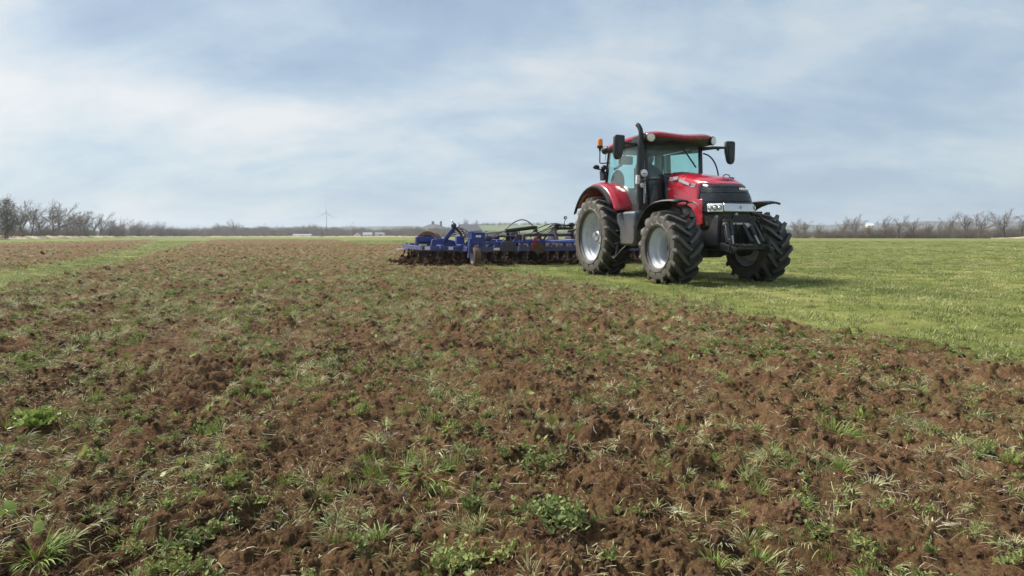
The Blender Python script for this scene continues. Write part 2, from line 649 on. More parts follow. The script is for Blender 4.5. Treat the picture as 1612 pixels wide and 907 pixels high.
def height(x, y, t=None):
    if t is None:
        t = tilled(x, y)
    d = np.sqrt(x * x + y * y)
    # along / across the pass
    al = x * HD[0] + y * HD[1]
    ac = x * LF[0] + y * LF[1]
    wx = x + 0.05 * pn(x * 5, y * 5, 30) + 0.012 * pn(x * 23, y * 23, 31)
    wy = y + 0.05 * pn(x * 5, y * 5, 32) + 0.012 * pn(x * 23, y * 23, 33)
    h = 0.030 * pn(ac * 2.2, al * 1.4, 11)
    pat = 0.25 + 0.75 * smooth01(0.5 + 1.6 * pn(x * 0.9, y * 0.9, 13))
    b1 = np.abs(pn(wx * 4.2, wy * 4.2, 12))
    h = h + 0.105 * (b1 - 0.28) * pat
    b2 = np.abs(pn(wx * 9.5, wy * 9.5, 14))
    h = h + 0.062 * (b2 - 0.26) * (0.5 + 0.5 * pat)
    b3 = np.abs(pn(wx * 21, wy * 21, 15))
    h = h + 0.030 * (b3 - 0.24) * smooth01((40 - d) / 16)
    h = h + 0.015 * (np.abs(pn(wx * 46, wy * 46, 16)) - 0.2) * smooth01((18 - d) / 8)
    near = d < 9
    if near.any():
        xx, yy, k5 = wx[near], wy[near], smooth01((9 - d[near]) / 5)
        h[near] += k5 * (0.008 * np.abs(pn(xx * 100, yy * 100, 17)) + 0.0045 * pn(xx * 190, yy * 190, 34))
    h = h + 0.020 * np.sin(ac * 2 * PI / 0.42 + 1.6 * pn(x, y, 17))
    # soil heaped under and behind the discs
    xl = (x - TX) * HD[0] + (y - TY) * HD[1]
    yl = (x - TX) * LF[0] + (y - TY) * LF[1]
    heap = smooth01((-4.75 - xl) / 0.45) * smooth01((xl + 9.6) / 1.0) * smooth01((4.6 - np.abs(yl)) / 0.4)
    h = h + heap * (0.12 + 0.10 * pn(x * 3, y * 3, 35))
    g = 0.012 * pn(x * 2.5, y * 2.5, 18) + 0.008 * pn(x * 7, y * 7, 19)
    # a lip of thrown soil along the edges of the pass
    lip = 0.05 * np.exp(-((t - 0.5) / 0.28) ** 2) * (0.4 + np.abs(pn(x * 3.1, y * 3.1, 21)))
    hh = t * (h * 0.95 + 0.012) + (1 - t) * g + lip * smooth01((30 - d) / 10)
    far = smooth01((170 - d) / 60)
    return hh * far


def ground_material():
    m = bpy.data.materials.new('field_ground')
    m.use_nodes = True
    nt = m.node_tree
    L = nt.links.new
    b = nt.nodes['Principled BSDF']
    b.inputs['Roughness'].default_value = 0.95
    b.inputs['Specular IOR Level'].default_value = 0.08
    geo = N(nt, 'ShaderNodeNewGeometry')
    at = N(nt, 'ShaderNodeAttribute', attribute_name='tilled')

    def nz(s, d=6, r=0.6):
        n = N(nt, 'ShaderNodeTexNoise', i_Scale=s, i_Detail=float(d), i_Roughness=r)
        L(geo.outputs['Position'], n.inputs['Vector'])
        return n.outputs[0]
    # soil
    s1 = ramp(nt, [(0.28, (0.064, 0.036, 0.020)), (0.50, (0.138, 0.080, 0.043)), (0.72, (0.245, 0.150, 0.084))])
    L(nz(5.3, 10, 0.8), s1.inputs[0])
    s2 = ramp(nt, [(0.33, (0.50, 0.48, 0.46)), (0.66, (1.4, 1.36, 1.3))])
    L(nz(85, 6, 0.75), s2.inputs[0])
    sm = N(nt, 'ShaderNodeMix', data_type='RGBA', blend_type='MULTIPLY')
    sm.inputs[0].default_value = 1.0
    L(s1.outputs[0], sm.inputs[6])
    L(s2.outputs[0], sm.inputs[7])
    # turned soil far off carries uprooted grass: patches
    v = ramp(nt, [(0.50, 0.0), (0.66, 0.38)])
    L(nz(6.5, 10, 0.8), v.inputs[0])
    gcol = ramp(nt, [(0.3, (0.085, 0.105, 0.030)), (0.7, (0.19, 0.19, 0.075))])
    L(nz(9, 5), gcol.inputs[0])
    sv = N(nt, 'ShaderNodeMix', data_type='RGBA')
    L(v.outputs[0], sv.inputs[0])
    L(sm.outputs[2], sv.inputs[6])
    L(gcol.outputs[0], sv.inputs[7])
    # grass sward
    g1 = ramp(nt, [(0.34, (0.085, 0.105, 0.030)), (0.5, (0.160, 0.182, 0.050)), (0.64, (0.27, 0.265, 0.095))])
    L(nz(0.35, 8, 0.68), g1.inputs[0])
    g2 = ramp(nt, [(0.3, (0.72, 0.72, 0.7)), (0.7, (1.2, 1.2, 1.1))])
    L(nz(14, 5, 0.7), g2.inputs[0])
    gm = N(nt, 'ShaderNodeMix', data_type='RGBA', blend_type='MULTIPLY')
    gm.inputs[0].default_value = 1.0
    L(g1.outputs[0], gm.inputs[6])
    L(g2.outputs[0], gm.inputs[7])
    bare = ramp(nt, [(0.53, 0.0), (0.66, 0.7)])
    L(nz(2.6, 8, 0.7), bare.inputs[0])
    gb = N(nt, 'ShaderNodeMix', data_type='RGBA')
    L(bare.outputs[0], gb.inputs[0])
    L(gm.outputs[2], gb.inputs[6])
    gb.inputs[7].default_value = (0.15, 0.105, 0.055, 1)
    gm = gb
    fin = N(nt, 'ShaderNodeMix', data_type='RGBA')
    L(at.outputs['Fac'], fin.inputs[0])
    L(gm.outputs[2], fin.inputs[6])
    L(sv.outputs[2], fin.inputs[7])
    L(fin.outputs[2], b.inputs['Base Color'])
    bp = N(nt, 'ShaderNodeBump', i_Strength=1.0, i_Distance=0.014)
    n = N(nt, 'ShaderNodeTexNoise', i_Scale=95.0, i_Detail=6.0, i_Roughness=0.75)
    L(geo.outputs['Position'], n.inputs['Vector'])
    L(n.outputs[0], bp.inputs['Height'])
    L(bp.outputs[0], b.inputs['Normal'])
    return m


def make_ground():
    fine = np.radians(np.linspace(-57, 57, 1000))
    coarse = np.radians(np.arange(57 + 6, 303 - 0.1, 6))
    th = np.concatenate([fine, coarse])
    r = np.concatenate([np.geomspace(0.9, 90, 1400), np.geomspace(90, 2600, 44)[1:]])
    T, Rr = np.meshgrid(th, r)
    X = Rr * np.sin(T)
    Y = Rr * np.cos(T)
    t = tilled(X, Y)
    Z = height(X, Y, t)
    nr, nt_ = X.shape
    co = np.stack([X, Y, Z], -1).reshape(-1, 3)
    co = np.concatenate([co, [[0, 0, 0.0]]])
    i = np.arange(nr - 1)[:, None] * nt_
    j = np.arange(nt_)[None, :]
    j2 = (j + 1) % nt_
    q = np.stack([i + j, i + nt_ + j, i + nt_ + j2, i + j2], -1).reshape(-1, 4)
    q = q[:, ::-1]
    c = len(co) - 1
    jj = np.arange(nt_)
    tri = np.stack([np.full(nt_, c), jj, (jj + 1) % nt_], -1)[:, ::-1]
    me = bpy.data.meshes.new('ground')
    me.vertices.add(len(co))
    me.vertices.foreach_set('co', co.astype(np.float32).ravel())
    me.loops.add(q.size + tri.size)
    me.loops.foreach_set('vertex_index', np.concatenate([q.ravel(), tri.ravel()]).astype(np.int32))
    me.polygons.add(len(q) + len(tri))
    ls = np.concatenate([np.arange(len(q)) * 4, len(q) * 4 + np.arange(len(tri)) * 3]).astype(np.int32)
    me.polygons.foreach_set('loop_start', ls)
    me.update(calc_edges=True)
    a = me.attributes.new('tilled', 'FLOAT', 'POINT')
    a.data.foreach_set('value', np.concatenate([t.ravel(), [1.0]]).astype(np.float32))
    me.shade_smooth()
    me.materials.append(ground_material())
    o = bpy.data.objects.new('ground', me)
    C.objects.link(o)
    n0 = me.polygons[len(q) // 2].normal
    if n0.z < 0:
        me.flip_normals()
    tag(o, 'field with brown turned soil and green grass strips', 'field', kind='structure')
    return o


make_ground()

# ================================================================== TRACTOR
trac = empty('tractor', (TX, TY, 0), PSI - PI / 2)
tag(trac, 'big red farm tractor with black nose and muddy lugged tyres', 'tractor')
WB = 2.88


def tyre_mb(R, r, w, nl, lug_h, sweep, lw):
    b = MB()
    Rc = R - lug_h
    prof = [(-.40, r - .015), (-.455, r + .02), (-.49, r + .30 * (Rc - r)), (-.50, r + .55 * (Rc - r)), (-.485, r + .8 * (Rc - r)), (-.44, Rc - .025),
            (-.36, Rc - .006), (-.18, Rc), (0, Rc + .004)]
    prof = prof + [(-a, c) for a, c in prof[-2::-1]]
    prof = [(a * w, c) for a, c in prof]
    b.lathe(prof, n=64)
    # rings moulded on the sidewall
    for s in (-1, 1):
        b.lathe([(s * w * .487, r + .10 * (Rc - r)), (s * w * .508, r + .26 * (Rc - r)), (s * w * .49, r + .30 * (Rc - r))], n=48)

    def rb(y):
        u = abs(y) / w
        return float(np.interp(u, [0, .18, .36, .44, .485, .5], [Rc + .004, Rc, Rc - .006, Rc - .025, r + .8 * (Rc - r), r + .62 * (Rc - r)]))
    rng = random.Random(int(R * 1000))
    for s in (-1, 1):
        for k in range(nl):
            t0 = 2 * PI * (k + (0.5 if s > 0 else 0)) / nl
            path = [(-.03, 0.0), (.10, .17), (.22, .40), (.33, .66), (.425, .86), (.475, .97), (.497, 1.0)]
            rows = []
            for i, (u, q) in enumerate(path):
                y = s * u * w
                th = t0 + sweep * q
                base = rb(y) - .012
                top = R - .022 * (abs(u) / .5) ** 2 if i < 5 else (R - .045 if i == 5 else r + .70 * (Rc - r) + .012)
                if i == 6:
                    base = r + .6 * (Rc - r)
                hw = lw * (0.78 if i < 2 else 1.0 + 0.12 * i / 6)
                # width runs across the bar: mostly around the wheel, partly along the axle
                for (kk, rad, ww) in ((-1, base, 1.35), (-1, top, .85), (1, top, .85), (1, base, 1.35)):
                    d = hw * ww * kk
                    rows.append((( rad * math.cos(th + d * .80 / R)), y - s * d * .55 * (1 if i < 5 else 0.25), rad * math.sin(th + d * .80 / R)))
            fs = []
            for i in range(len(path) - 1):
                for a in range(3):
                    fs.append([i * 4 + a, i * 4 + a + 1, (i + 1) * 4 + a + 1, (i + 1) * 4 + a])
            fs.append([0, 1, 2, 3])
            e = (len(path) - 1) * 4
            fs.append([e + 3, e + 2, e + 1, e])
            b.add(rows, fs)
    return b


def rim_mb(r, w, s, rear):
    """s: side that faces out (-1 right, +1 left)"""
    b = MB()
    o = .40 * w
    if rear:
        prof = [(o + .015, r - .005), (o + .012, r + .022), (o - .01, r + .018), (o - .03, r - .012), (o - .075, r - .03), (o - .10, r - .055), (o - .155, r - .06), (o - .175, r - .085),
                (o - .27, r - .10), (o - .285, r - .13), (o - .30, r - .22), (o - .27, .24), (o - .26, .12)]
    else:
        prof = [(o + .015, r - .005), (o + .012, r + .022), (o - .01, r + .018), (o - .03, r - .012), (o - .07, r - .028), (o - .09, r - .05), (o - .16, r - .06), (o - .18, r - .085),
                (o - .19, r - .10), (o - .36, r - .105), (o - .375, r - .14), (o - .40, .17), (o - .40, .10)]
    b.lathe([(s * a, c) for a, c in prof], n=48)
    back = [(o - .28, r - .10), (0, r - .10), (-o * .7, r - .05), (-o, r - .01), (-o - .012, r + .02)]
    b.lathe([(s * a, c) for a, c in back], n=48)
    return b


def hub_mb(r, w, s, rear):
    b = MB()
    o = .40 * w
    if rear:
        d = o - .27
        b.lathe([(s * d, .20), (s * (d + .02), .20), (s * (d + .03), .15), (s * (d + .13), .135), (s * (d + .15), .10), (s * (d + .21), .095), (s * (d + .215), 0.001)], n=24)
        nb, br = 12, .175
    else:
        d = o - .395
        b.lathe([(s * d, .205), (s * (d + .012), .205), (s * d, .17), (s * (d + .02), .168), (s * (d + .03), .125), (s * (d + .14), .115), (s * (d + .16), .09), (s * (d + .162), .001)], n=24)
        nb, br = 10, .148
    for k in range(nb):
        a = 2 * PI * k / nb
        b.lathe([(s * d, .017), (s * (d + .045), .017), (s * (d + .047), .001)], (br * math.cos(a), 0, br * math.sin(a)), n=6)
    return b


tyre_src = {}
for key, (R, r, w, nl, lh, sw, lw) in {'rear': (.925, .565, .66, 20, .070, .30, .034), 'front': (.712, .392, .59, 16, .078, .40, .038)}.items():
    tyre_src[key] = tyre_mb(R, r, w, nl, lh, sw, lw)
for name, x, y, key, s in (('w', 0, -.985, 'rear', -1), ('w', 0, .985, 'rear', 1), ('w', WB, -1.0, 'front', -1), ('w', WB, 1.0, 'front', 1)):
    R, r, w = (.925, .565, .66) if key == 'rear' else (.712, .392, .59)
    wh = empty('wheel', (x, y, R - .03), 0, trac)
    tag(wh, ('large rear' if key == 'rear' else 'smaller front') + ' wheel with silver rim')
    ty = tyre_src[key].build('tyre', M['rubber'] if key == 'rear' else M['rubber_front'], wh, smooth=30)
    ty.rotation_euler = (0, 0.1 + s * .06, 0)
    rim_mb(r, w, s, key == 'rear').build('rim', M['rim'], wh, smooth=30)
    hub_mb(r, w, s, key == 'rear').build('hub', M['chassis'] if key == 'front' else M['steel'], wh)

# chassis: transmission, engine block, axles, front support
b = MB()
b.box((.35, 0, .95), (1.5, .62, .62))
b.box((1.6, 0, .98), (1.4, .56, .66))
b.box((2.75, 0, 1.02), (1.3, .60, .50))
b.box((3.15, 0, 1.00), (.75, .84, .56))
b.box((3.35, 0, .80), (.35, .70, .30))
b.lathe([(-.85, .14), (-.5, .16), (-.35, .24), (.35, .24), (.5, .16), (.85, .14)], (0, 0, .915), n=20)
b.lathe([(-.80, .17), (-.62, .19), (-.58, .10), (-.22, .12), (-.15, .20), (.15, .20), (.22, .12), (.58, .10), (.62, .19), (.80, .17)], (WB, 0, .69), n=20)
b.box((WB - .25, 0, .62), (.5, .26, .22))
b.bar((WB + .18, -.62, .66), (WB + .18, .62, .66), .06)
b.box((1.9, 0, .58), (1.6, .34, .2))
b.box((-.75, 0, .85), (.6, .5, .5))
b.box((.55, .92, .95), (.9, .30, .5))
b.build('chassis', M['chassis'], trac, bevel=.02)

# side tank with steps on the right, tool box on the left
b = MB()
b.prism([(.82, 1.40), (1.05, 1.43), (1.62, 1.43), (1.66, 1.32), (1.66, .80), (1.58, .70), (1.02, .70), (.98, .76), (.98, 1.05), (.84, 1.22)], -1.06, -.56)
b.build('fuel_tank', M['slate'], trac, bevel=.05)
b = MB()
b.prism([(.8, 1.40), (1.62, 1.43), (1.66, .80), (1.58, .70), (1.02, .70), (.9, .9)], .56, 1.04)
b.build('fuel_tank', M['slate'], trac, bevel=.05)
st = MB()
for k, z in enumerate((.46, .74, 1.02)):
    st.box((.88, -1.02 + .03 * k, z), (.26, .30, .03))
st.bar((.76, -1.14, .44), (.80, -1.06, 1.2), .03, .06)
st.bar((1.0, -1.14, .44), (.98, -1.08, .78), .03, .06)
st.tube([(.78, -1.16, .62), (.84, -1.18, .46), (1.02, -1.18, .42), (1.2, -1.12, .6), (1.25, -1.0, .72)], .018, 8)
st.build('access_step', M['chassis'], trac, bevel=.006)

# ---- bonnet: one surface, black front part and red body
ZB = 1.32


def hood_pt(u, t):
    """u in 0..1 right rear -> nose -> left rear ; t in 0..1 bottom -> top"""
    k = abs(u - .5) * 2              # 0 at nose centre, 1 at rear
    s = -1 if u < .5 else 1
    hw = float(np.interp(t, [0, .35, .65, .82, .92, 1.0], [.475, .475, .462, .44, .405, .33]))
    xn = float(np.interp(t, [0, .25, .55, .82, .93, 1.0], [3.60, 3.57, 3.50, 3.40, 3.33, 3.22]))
    xr = 1.80
    # planform: super-ellipse corner then straight flank
    if k < .45:
        a = k / .45 * PI / 2
        e = .62
        y = hw * (math.sin(a) ** e)
        x = (xn - .52) + .52 * (max(0.0, math.cos(a)) ** e)
        y *= 1.0
    else:
        q = (k - .45) / .55
        x = (xn - .52) * (1 - q) + xr * q
        y = hw * (1 - .06 * q)
    top = 1.93 + .27 * max(0.0, min(1.0, (3.25 - x) / 1.45)) ** .85
    zb = ZB if x > 3.1 else 1.50
    zb = ZB + .18 * smooth01(np.array((3.05 - x) / .25)).item()
    z = zb + (top - zb) * t
    return (x, s * y, z)


def hood_grid(us, ts, fn=hood_pt):
    vs = [fn(u, t) for t in ts for u in us]
    n = len(us)
    fs = [[i * n + j, i * n + j + 1, (i + 1) * n + j + 1, (i + 1) * n + j] for i in range(len(ts) - 1) for j in range(n - 1)]
    return vs, fs


def UBt(t):
    return .5 * float(np.interp(t, [0, .3, .7, .86, 1.0], [.475, .462, .435, .40, .34]))


UB = .5
TB = .885
nose_us = [i / 44 for i in range(45)]
ts_all = [0, .08, .16, .25, .34, .43, .52, .60, .66, .72, .78, .83, TB, .92, .95, .975, 1.0]
fl = [i / 16 for i in range(17)]
side_pt = lambda u, t: hood_pt(u * (.5 - UBt(t)), t)
side_pt_l = lambda u, t: hood_pt(1 - u * (.5 - UBt(t)), t)
nose_pt = lambda u, t: hood_pt(.5 + (u - .5) * 2 * UBt(t), t)
b = MB()
b.add(*hood_grid(fl, ts_all, side_pt))
b.add(*hood_grid(fl[::-1], ts_all, side_pt_l))
b.add(*hood_grid(nose_us, [t for t in ts_all if t >= TB], nose_pt))
# crowned top
us = [u * (.5 - UBt(1.0)) for u in fl[:-1]] + [.5 + (u - .5) * 2 * UBt(1.0) for u in nose_us]
half = [u for u in us if u <= .5]
vs, fs = [], []
m_ = 9
for u in half:
    p, q = Vector(hood_pt(u, 1.0)), Vector(hood_pt(1 - u, 1.0))
    for i in range(m_):
        w_ = i / (m_ - 1)
        v = p.lerp(q, w_)
        v.z += .045 * math.sin(PI * w_) ** .8 * min(1.0, abs(p.y) / .2)
        vs.append(v)
for i in range(len(half) - 1):
    for j in range(m_ - 1):
        fs.append([i * m_ + j, i * m_ + j + 1, (i + 1) * m_ + j + 1, (i + 1) * m_ + j])
b.add(vs, fs)
hood = b.build('hood', M['red'], trac, smooth=50, solid=.012)


def grille_pt(u, t):
    x, y, z = nose_pt(u, t)
    g = 0.0
    for c in (.36, .62, .80):
        if abs(t - c) < .012:
            g = .02
    f = 1 - g / max(.3, math.hypot(x - 3.0, y)) * .9
    k = abs(u - .5) * 2
    e = -.006 if k < .97 else 0
    return (3.0 + (x - 3.0) * (f - e / .5), y * (f - e / .5), z)


tsg = [0, .1, .2, .3, .345, .349, .36, .371, .375, .45, .55, .605, .609, .62, .631, .635, .7, .76, .785, .789, .80, .811, .815, .85, TB - .005]
b = MB()
b.add(*hood_grid(nose_us, tsg, grille_pt))
gr = b.build('grille', M['gloss_black'], trac, smooth=28, solid=.01)
# skirt under the grille
b = MB()


def skirt_pt(u, t):
    x, y, z = nose_pt(u, 0)
    f = .98 - .10 * (1 - t)
    return (3.0 + (x - 3.0) * f, y * f, 1.02 + .32 * t)


b.add(*hood_grid(nose_us, [0, .3, .6, .8, 1.0], skirt_pt))
b.build('grille_skirt', M['black'], trac, smooth=40, solid=.015)

# light bar: chrome centre and lamp clusters at the corners


def bar_pt(off):
    def f(u, t):
        tt = .03 + .24 * t
        x, y, z = hood_pt(u, tt)
        e = 1 + off * (1 - .25 * (2 * t - 1) ** 4)
        return (3.0 + (x - 3.0) * e, y * e, z + .01)
    return f


b = MB()
b.add(*hood_grid([.5 + .5 * k for k in np.linspace(-.150, .150, 15)], [0, .1, .25, .5, .75, .9, 1.0], bar_pt(.045)))
ch = b.build('light_bar', M['chrome'], trac, smooth=50, solid=.012)
em = MB()
em.lathe([(0, .028), (.006, .030), (.008, .022), (.004, .020)], (3.612, .0, 1.425), axis='x', n=20)
em.box((3.614, 0, 1.418), (.010, .013, .030))
em.box((3.614, 0, 1.396), (.010, .046, .008))
em.build('emblem', M['silver'], ch)
for s in (-1, 1):
    b = MB()
    us_ = [.5 + s * .5 * k for k in np.linspace(.160, .372, 17)]
    if s < 0:
        us_ = us_[::-1]
    b.add(*hood_grid(us_, [0, .1, .25, .5, .75, .9, 1.0], bar_pt(.040)))
    hl = b.build('headlight', M['lens'], trac, smooth=50, solid=.012)
    for kq, rr in ((.205, .046), (.270, .056), (.335, .048)):
        q = MB()
        p0 = Vector(bar_pt(.050)(.5 + s * .5 * kq, .5))
        pc = Vector(bar_pt(.080)(.5 + s * .5 * kq, .5))
        nrm = (pc - p0)
        nrm.z = 0
        nrm.normalize()
        p0 = p0 + nrm * .006
        ring = []
        q.tube([p0 - nrm * .004, p0 + nrm * .006], [rr, rr * .9], 16)
        lo = q.build('lamp_bowl', M['lensdark'], hl, smooth=30)
        q = MB()
        q.tube([p0 + nrm * .004, p0 + nrm * .012], [rr * .62, rr * .45], 14)
        q.build('bulb', M['lens'], lo)if False else q.build('bulb', M['chrome'], hl)

# red lower side panels in front of the front wheels arch
for s in (-1, 1):
    b = MB()
    b.prism([(2.62, 1.52), (2.70, 1.60), (3.14, 1.60), (3.16, 1.14), (3.08, 1.10), (2.98, 1.12), (2.93, 1.30), (2.80, 1.44)], s * .445, s * .487)
    b.build('side_panel', M['red'], trac, bevel=.012)
    b = MB()
    b.tube([(2.56, s * .487, 1.46), (2.66, s * .49, 1.55), (2.84, s * .49, 1.57), (3.0, s * .49, 1.50), (3.1, s * .485, 1.38)], .012, 6)
    b.build('panel_seam', M['black'], trac)
# black band between bonnet and cab, intake cowl
b = MB()
b.prism([(1.42, 1.35), (1.42, 2.10), (1.62, 2.20), (1.80, 2.205), (1.86, 2.15), (1.93, 1.52), (1.80, 1.40)], -.475, .475)
b.build('cowl', M['gloss_black'], trac, bevel=.03)
for s in (-1, 1):
    b = MB()
    b.prism([(1.28, 1.36), (1.32, 1.46), (1.52, 1.66), (1.66, 1.92), (1.74, 2.10), (1.80, 1.7), (1.78, 1.36)], s * .47, s * .64)
    b.build('side_cowl', M['black'], trac, bevel=.03)
# bonnet engine side grilles under the red hood
b = MB()
b.box((2.3, 0, 1.40), (1.2, .86, .28))
b.build('engine_block', M['chassis'], trac, bevel=.02)

# lettering and decals on the bonnet flanks
for s in (-1, 1):
    rz = 0 if s < 0 else PI
    tl = R_(90)

    def fl_rot(zrot):
        return (tl, 0, zrot)
    yy = s * .472
    letters('model_lettering', 'PUMA', .115, (2.10, s * .449, 2.06), (R_(70), 0, rz), M['silver'], hood, .004, .18, .004, 1.0)
    letters('badge_lettering', 'CVX', .062, (1.98, s * .470, 1.86), (R_(86), 0, rz), M['silver'], hood, .003, .1)
    letters('number_lettering', '220', .095, (2.80, s * .466, 1.875), (R_(82), R_(8) if s < 0 else R_(-8), rz), M['silver'], hood, .004, .2, .003, 1.05)
    b = MB()
    q = [(2.32, 2.045), (2.50, 1.995), (2.70, 1.925), (2.69, 1.88), (2.50, 1.935), (2.32, 1.995)]
    n = len(q)
    vs = [(x, s * (.4665 - .13 * max(0, z - 1.93)), z) for x, z in q] + [(x, s * (.4785 - .13 * max(0, z - 1.93)), z) for x, z in q]
    fs = [list(range(n)), list(range(2 * n - 1, n - 1, -1))] + [[i, (i + 1) % n, (i + 1) % n + n, i + n] for i in range(n)]
    b.add(vs, fs)
    b.build('stripe_decal', M['silver'], hood)
letters('grille_lettering', 'CASE IH', .062, (3.480, .165, 1.77), (R_(77), 0, R_(103)), M['white'], gr, .004, .1, .003, 1.05)

# loop aerial / filler handle on top of the bonnet
b = MB()
b.tube([(2.86, .17, 2.02), (2.86, .18, 2.075), (2.86, .23, 2.10), (2.86, .31, 2.09), (2.86, .34, 2.02)], .010, 8)
b.lathe([(1.985, .07), (2.015, .07), (2.03, .05), (2.032, .001)], (3.02, .22, 0), axis='z', n=18)
b.build('hood_handle', M['black'], trac)

# ---- cab
cabz0, cabz1 = 1.42, 2.84
# pillars: (bottom, top)
PF = lambda s: ((1.50, s * .66, 1.50), (1.36, s * .69, 2.86))
PM = lambda s: ((.62, s * .83, 1.42), (.60, s * .77, 2.86))
PR = lambda s: ((-.32, s * .74, 2.02), (-.22, s * .70, 2.90))
for s in (-1, 1):
    b = MB()
    p, q = PF(s)
    b.bar(p, q, .075, .07)
    b.build('front_pillar', M['gloss_black'], trac, bevel=.012)
    b = MB()
    p, q = PR(s)
    b.bar(p, q, .06, .07)
    b.build('rear_pillar', M['gloss_black'], trac, bevel=.012)
# bent door frame: runs down from rear pillar over the fender to the sill
for s in (-1, 1):
    b = MB()
    b.tube([(-.20, s * .735, 2.86), (-.27, s * .76, 2.3), (-.18, s * .775, 2.14), (.15, s * .80, 2.10), (.50, s * .815, 1.92), (.72, s * .82, 1.62), (.80, s * .82, 1.42), (1.1, s * .80, 1.40), (1.46, s * .70, 1.42)], .022, 8)
    b.build('door_frame', M['black'], trac)


def pane(name, pts, mat_=None, sub=6, bulge=(0, 0, 0)):
    """quad pane with slight curvature; pts: four corners"""
    a, b_, c, d = [Vector(p) for p in pts]
    vs, fs = [], []
    for i in range(sub + 1):
        for j in range(sub + 1):
            u, v = j / sub, i / sub
            p = a.lerp(b_, u).lerp(d.lerp(c, u), v)
            k = 4 * u * (1 - u)
            vs.append(p + Vector(bulge) * k)
    for i in range(sub):
        for j in range(sub):
            fs.append([i * (sub + 1) + j, i * (sub + 1) + j + 1, (i + 1) * (sub + 1) + j + 1, (i + 1) * (sub + 1) + j])
    m = MB().add(vs, fs)
    return m.build(name, mat_ or M['glass'], trac, smooth=60)


pane('windshield', [(1.55, -.63, 1.48), (1.55, .63, 1.48), (1.37, .66, 2.84), (1.37, -.66, 2.84)], bulge=(.10, 0, 0), sub=12)
pane('rear_window', [(-.33, -.71, 2.06), (-.33, .71, 2.06), (-.23, .67, 2.88), (-.23, -.67, 2.88)], bulge=(-.05, 0, 0))
for s in (-1, 1):
    xs = [-.19, -.14, 0, .15, .33, .50, .62, .72, .80, 1.0, 1.2, 1.36]
    lo = [2.16, 2.14, 2.125, 2.11, 2.03, 1.93, 1.79, 1.63, 1.44, 1.44, 1.44, 1.44]
    vs, fs = [], []
    for x, zl in zip(xs, lo):
        for t in (0, .5, 1):
            z = zl + (2.85 - zl) * t
            xx = x + (.11 * (2.85 - z) / 1.41 if x > 1.3 else 0)
            vs.append((xx, s * (.815 - .09 * (z - 1.44) / 1.41 - .10 * max(0, xx - .9) / .57), z))
    for i in range(len(xs) - 1):
        for k in range(2):
            fs.append([i * 3 + k, (i + 1) * 3 + k, (i + 1) * 3 + k + 1, i * 3 + k + 1])
    MB().add(vs, fs).build('door_glass', M['glass'], trac, smooth=60)
# floor, lower rear wall, roof liner
b = MB()
b.box((.60, 0, 1.38), (1.85, 1.30, .06))
b.box((.0, -.66, 1.72), (.70, .14, .66))
b.box((.0, .66, 1.72), (.70, .14, .66))
b.box((-.30, 0, 1.72), (.06, 1.30, .68))
b.build('cab_floor', M['grey'], trac, bevel=.02)
b = MB()
b.box((.55, 0, 2.90), (1.70, 1.36, .05))
b.build('headliner', M['liner'], trac, bevel=.015)

# roof: red shell, black underside
def roof_outline(k):
    """closed planform, k scales about the middle"""
    hw = .84
    pts = []
    P = [(-.46, 0), (-.46, .45), (-.42, .66), (-.30, .76), (.2, .80), (.8, .82), (1.30, .82), (1.56, .82), (1.70, .75), (1.78, .58), (1.84, .3), (1.86, 0)]
    full = P + [(x, -y) for x, y in P[-2:0:-1]]
    return [(.65 + (x - .65) * k, y * k) for x, y in full]


def roof_z(x, y, base):
    # raised side pods, sunk middle at the front, crest over the cab
    pod = (.012 + .020 * max(0.0, min(1.0, (x - .7) / .8))) * math.exp(-((abs(y) - .58) / .22) ** 2)
    crest = .016 * math.exp(-((x - .55) / .8) ** 2)
    drop = -.028 * max(0, (x - 1.1)) / .7 * (1 - min(1, abs(y) / .6)) - .05 * max(0, -.05 - x) / .4
    return base + pod + crest + drop


b = MB()
rings = [(.985, 2.945), (1.0, 2.95), (1.012, 2.985), (1.008, 3.015), (.995, 3.028), (.93, 3.05), (.86, 3.060), (.70, 3.07), (.5, 3.075), (.25, 3.08)]
vs, fs = [], []
n = len(roof_outline(1))
for i, (k, z) in enumerate(rings):
    for x, y in roof_outline(k):
        vs.append((x, y, roof_z(x, y, z) - (0.03 * max(0, (x - 1.2)) if i < 5 else 0.0)))
vs.append((.65, 0, roof_z(.65, 0, 3.08)))
for i in range(len(rings) - 1):
    for j in range(n):
        j2 = (j + 1) % n
        fs.append([i * n + j, i * n + j2, (i + 1) * n + j2, (i + 1) * n + j])
o_ = (len(rings) - 1) * n
for j in range(n):
    fs.append([o_ + j, o_ + (j + 1) % n, len(vs) - 1])
b.add(vs, fs)
roof = b.build('roof', M['red'], trac, smooth=60, subs=1)
b = MB()
vs, fs = [], []
for i, (k, z) in enumerate([(.985, 3.0), (.99, 2.935), (.95, 2.87), (.84, 2.845), (.3, 2.845)]):
    for x, y in roof_outline(k):
        vs.append((x, y, z + (roof_z(x, y, 0) * .5 if i < 2 else 0) - (.04 * max(0, x - 1.2) if i < 3 else 0)))
for i in range(4):
    for j in range(n):
        j2 = (j + 1) % n
        fs.append([i * n + j, i * n + j2, (i + 1) * n + j2, (i + 1) * n + j])
fs.append([4 * n + j for j in range(n)])
b.add(vs, fs)
b.build('roof_underside', M['black'], trac, smooth=50)
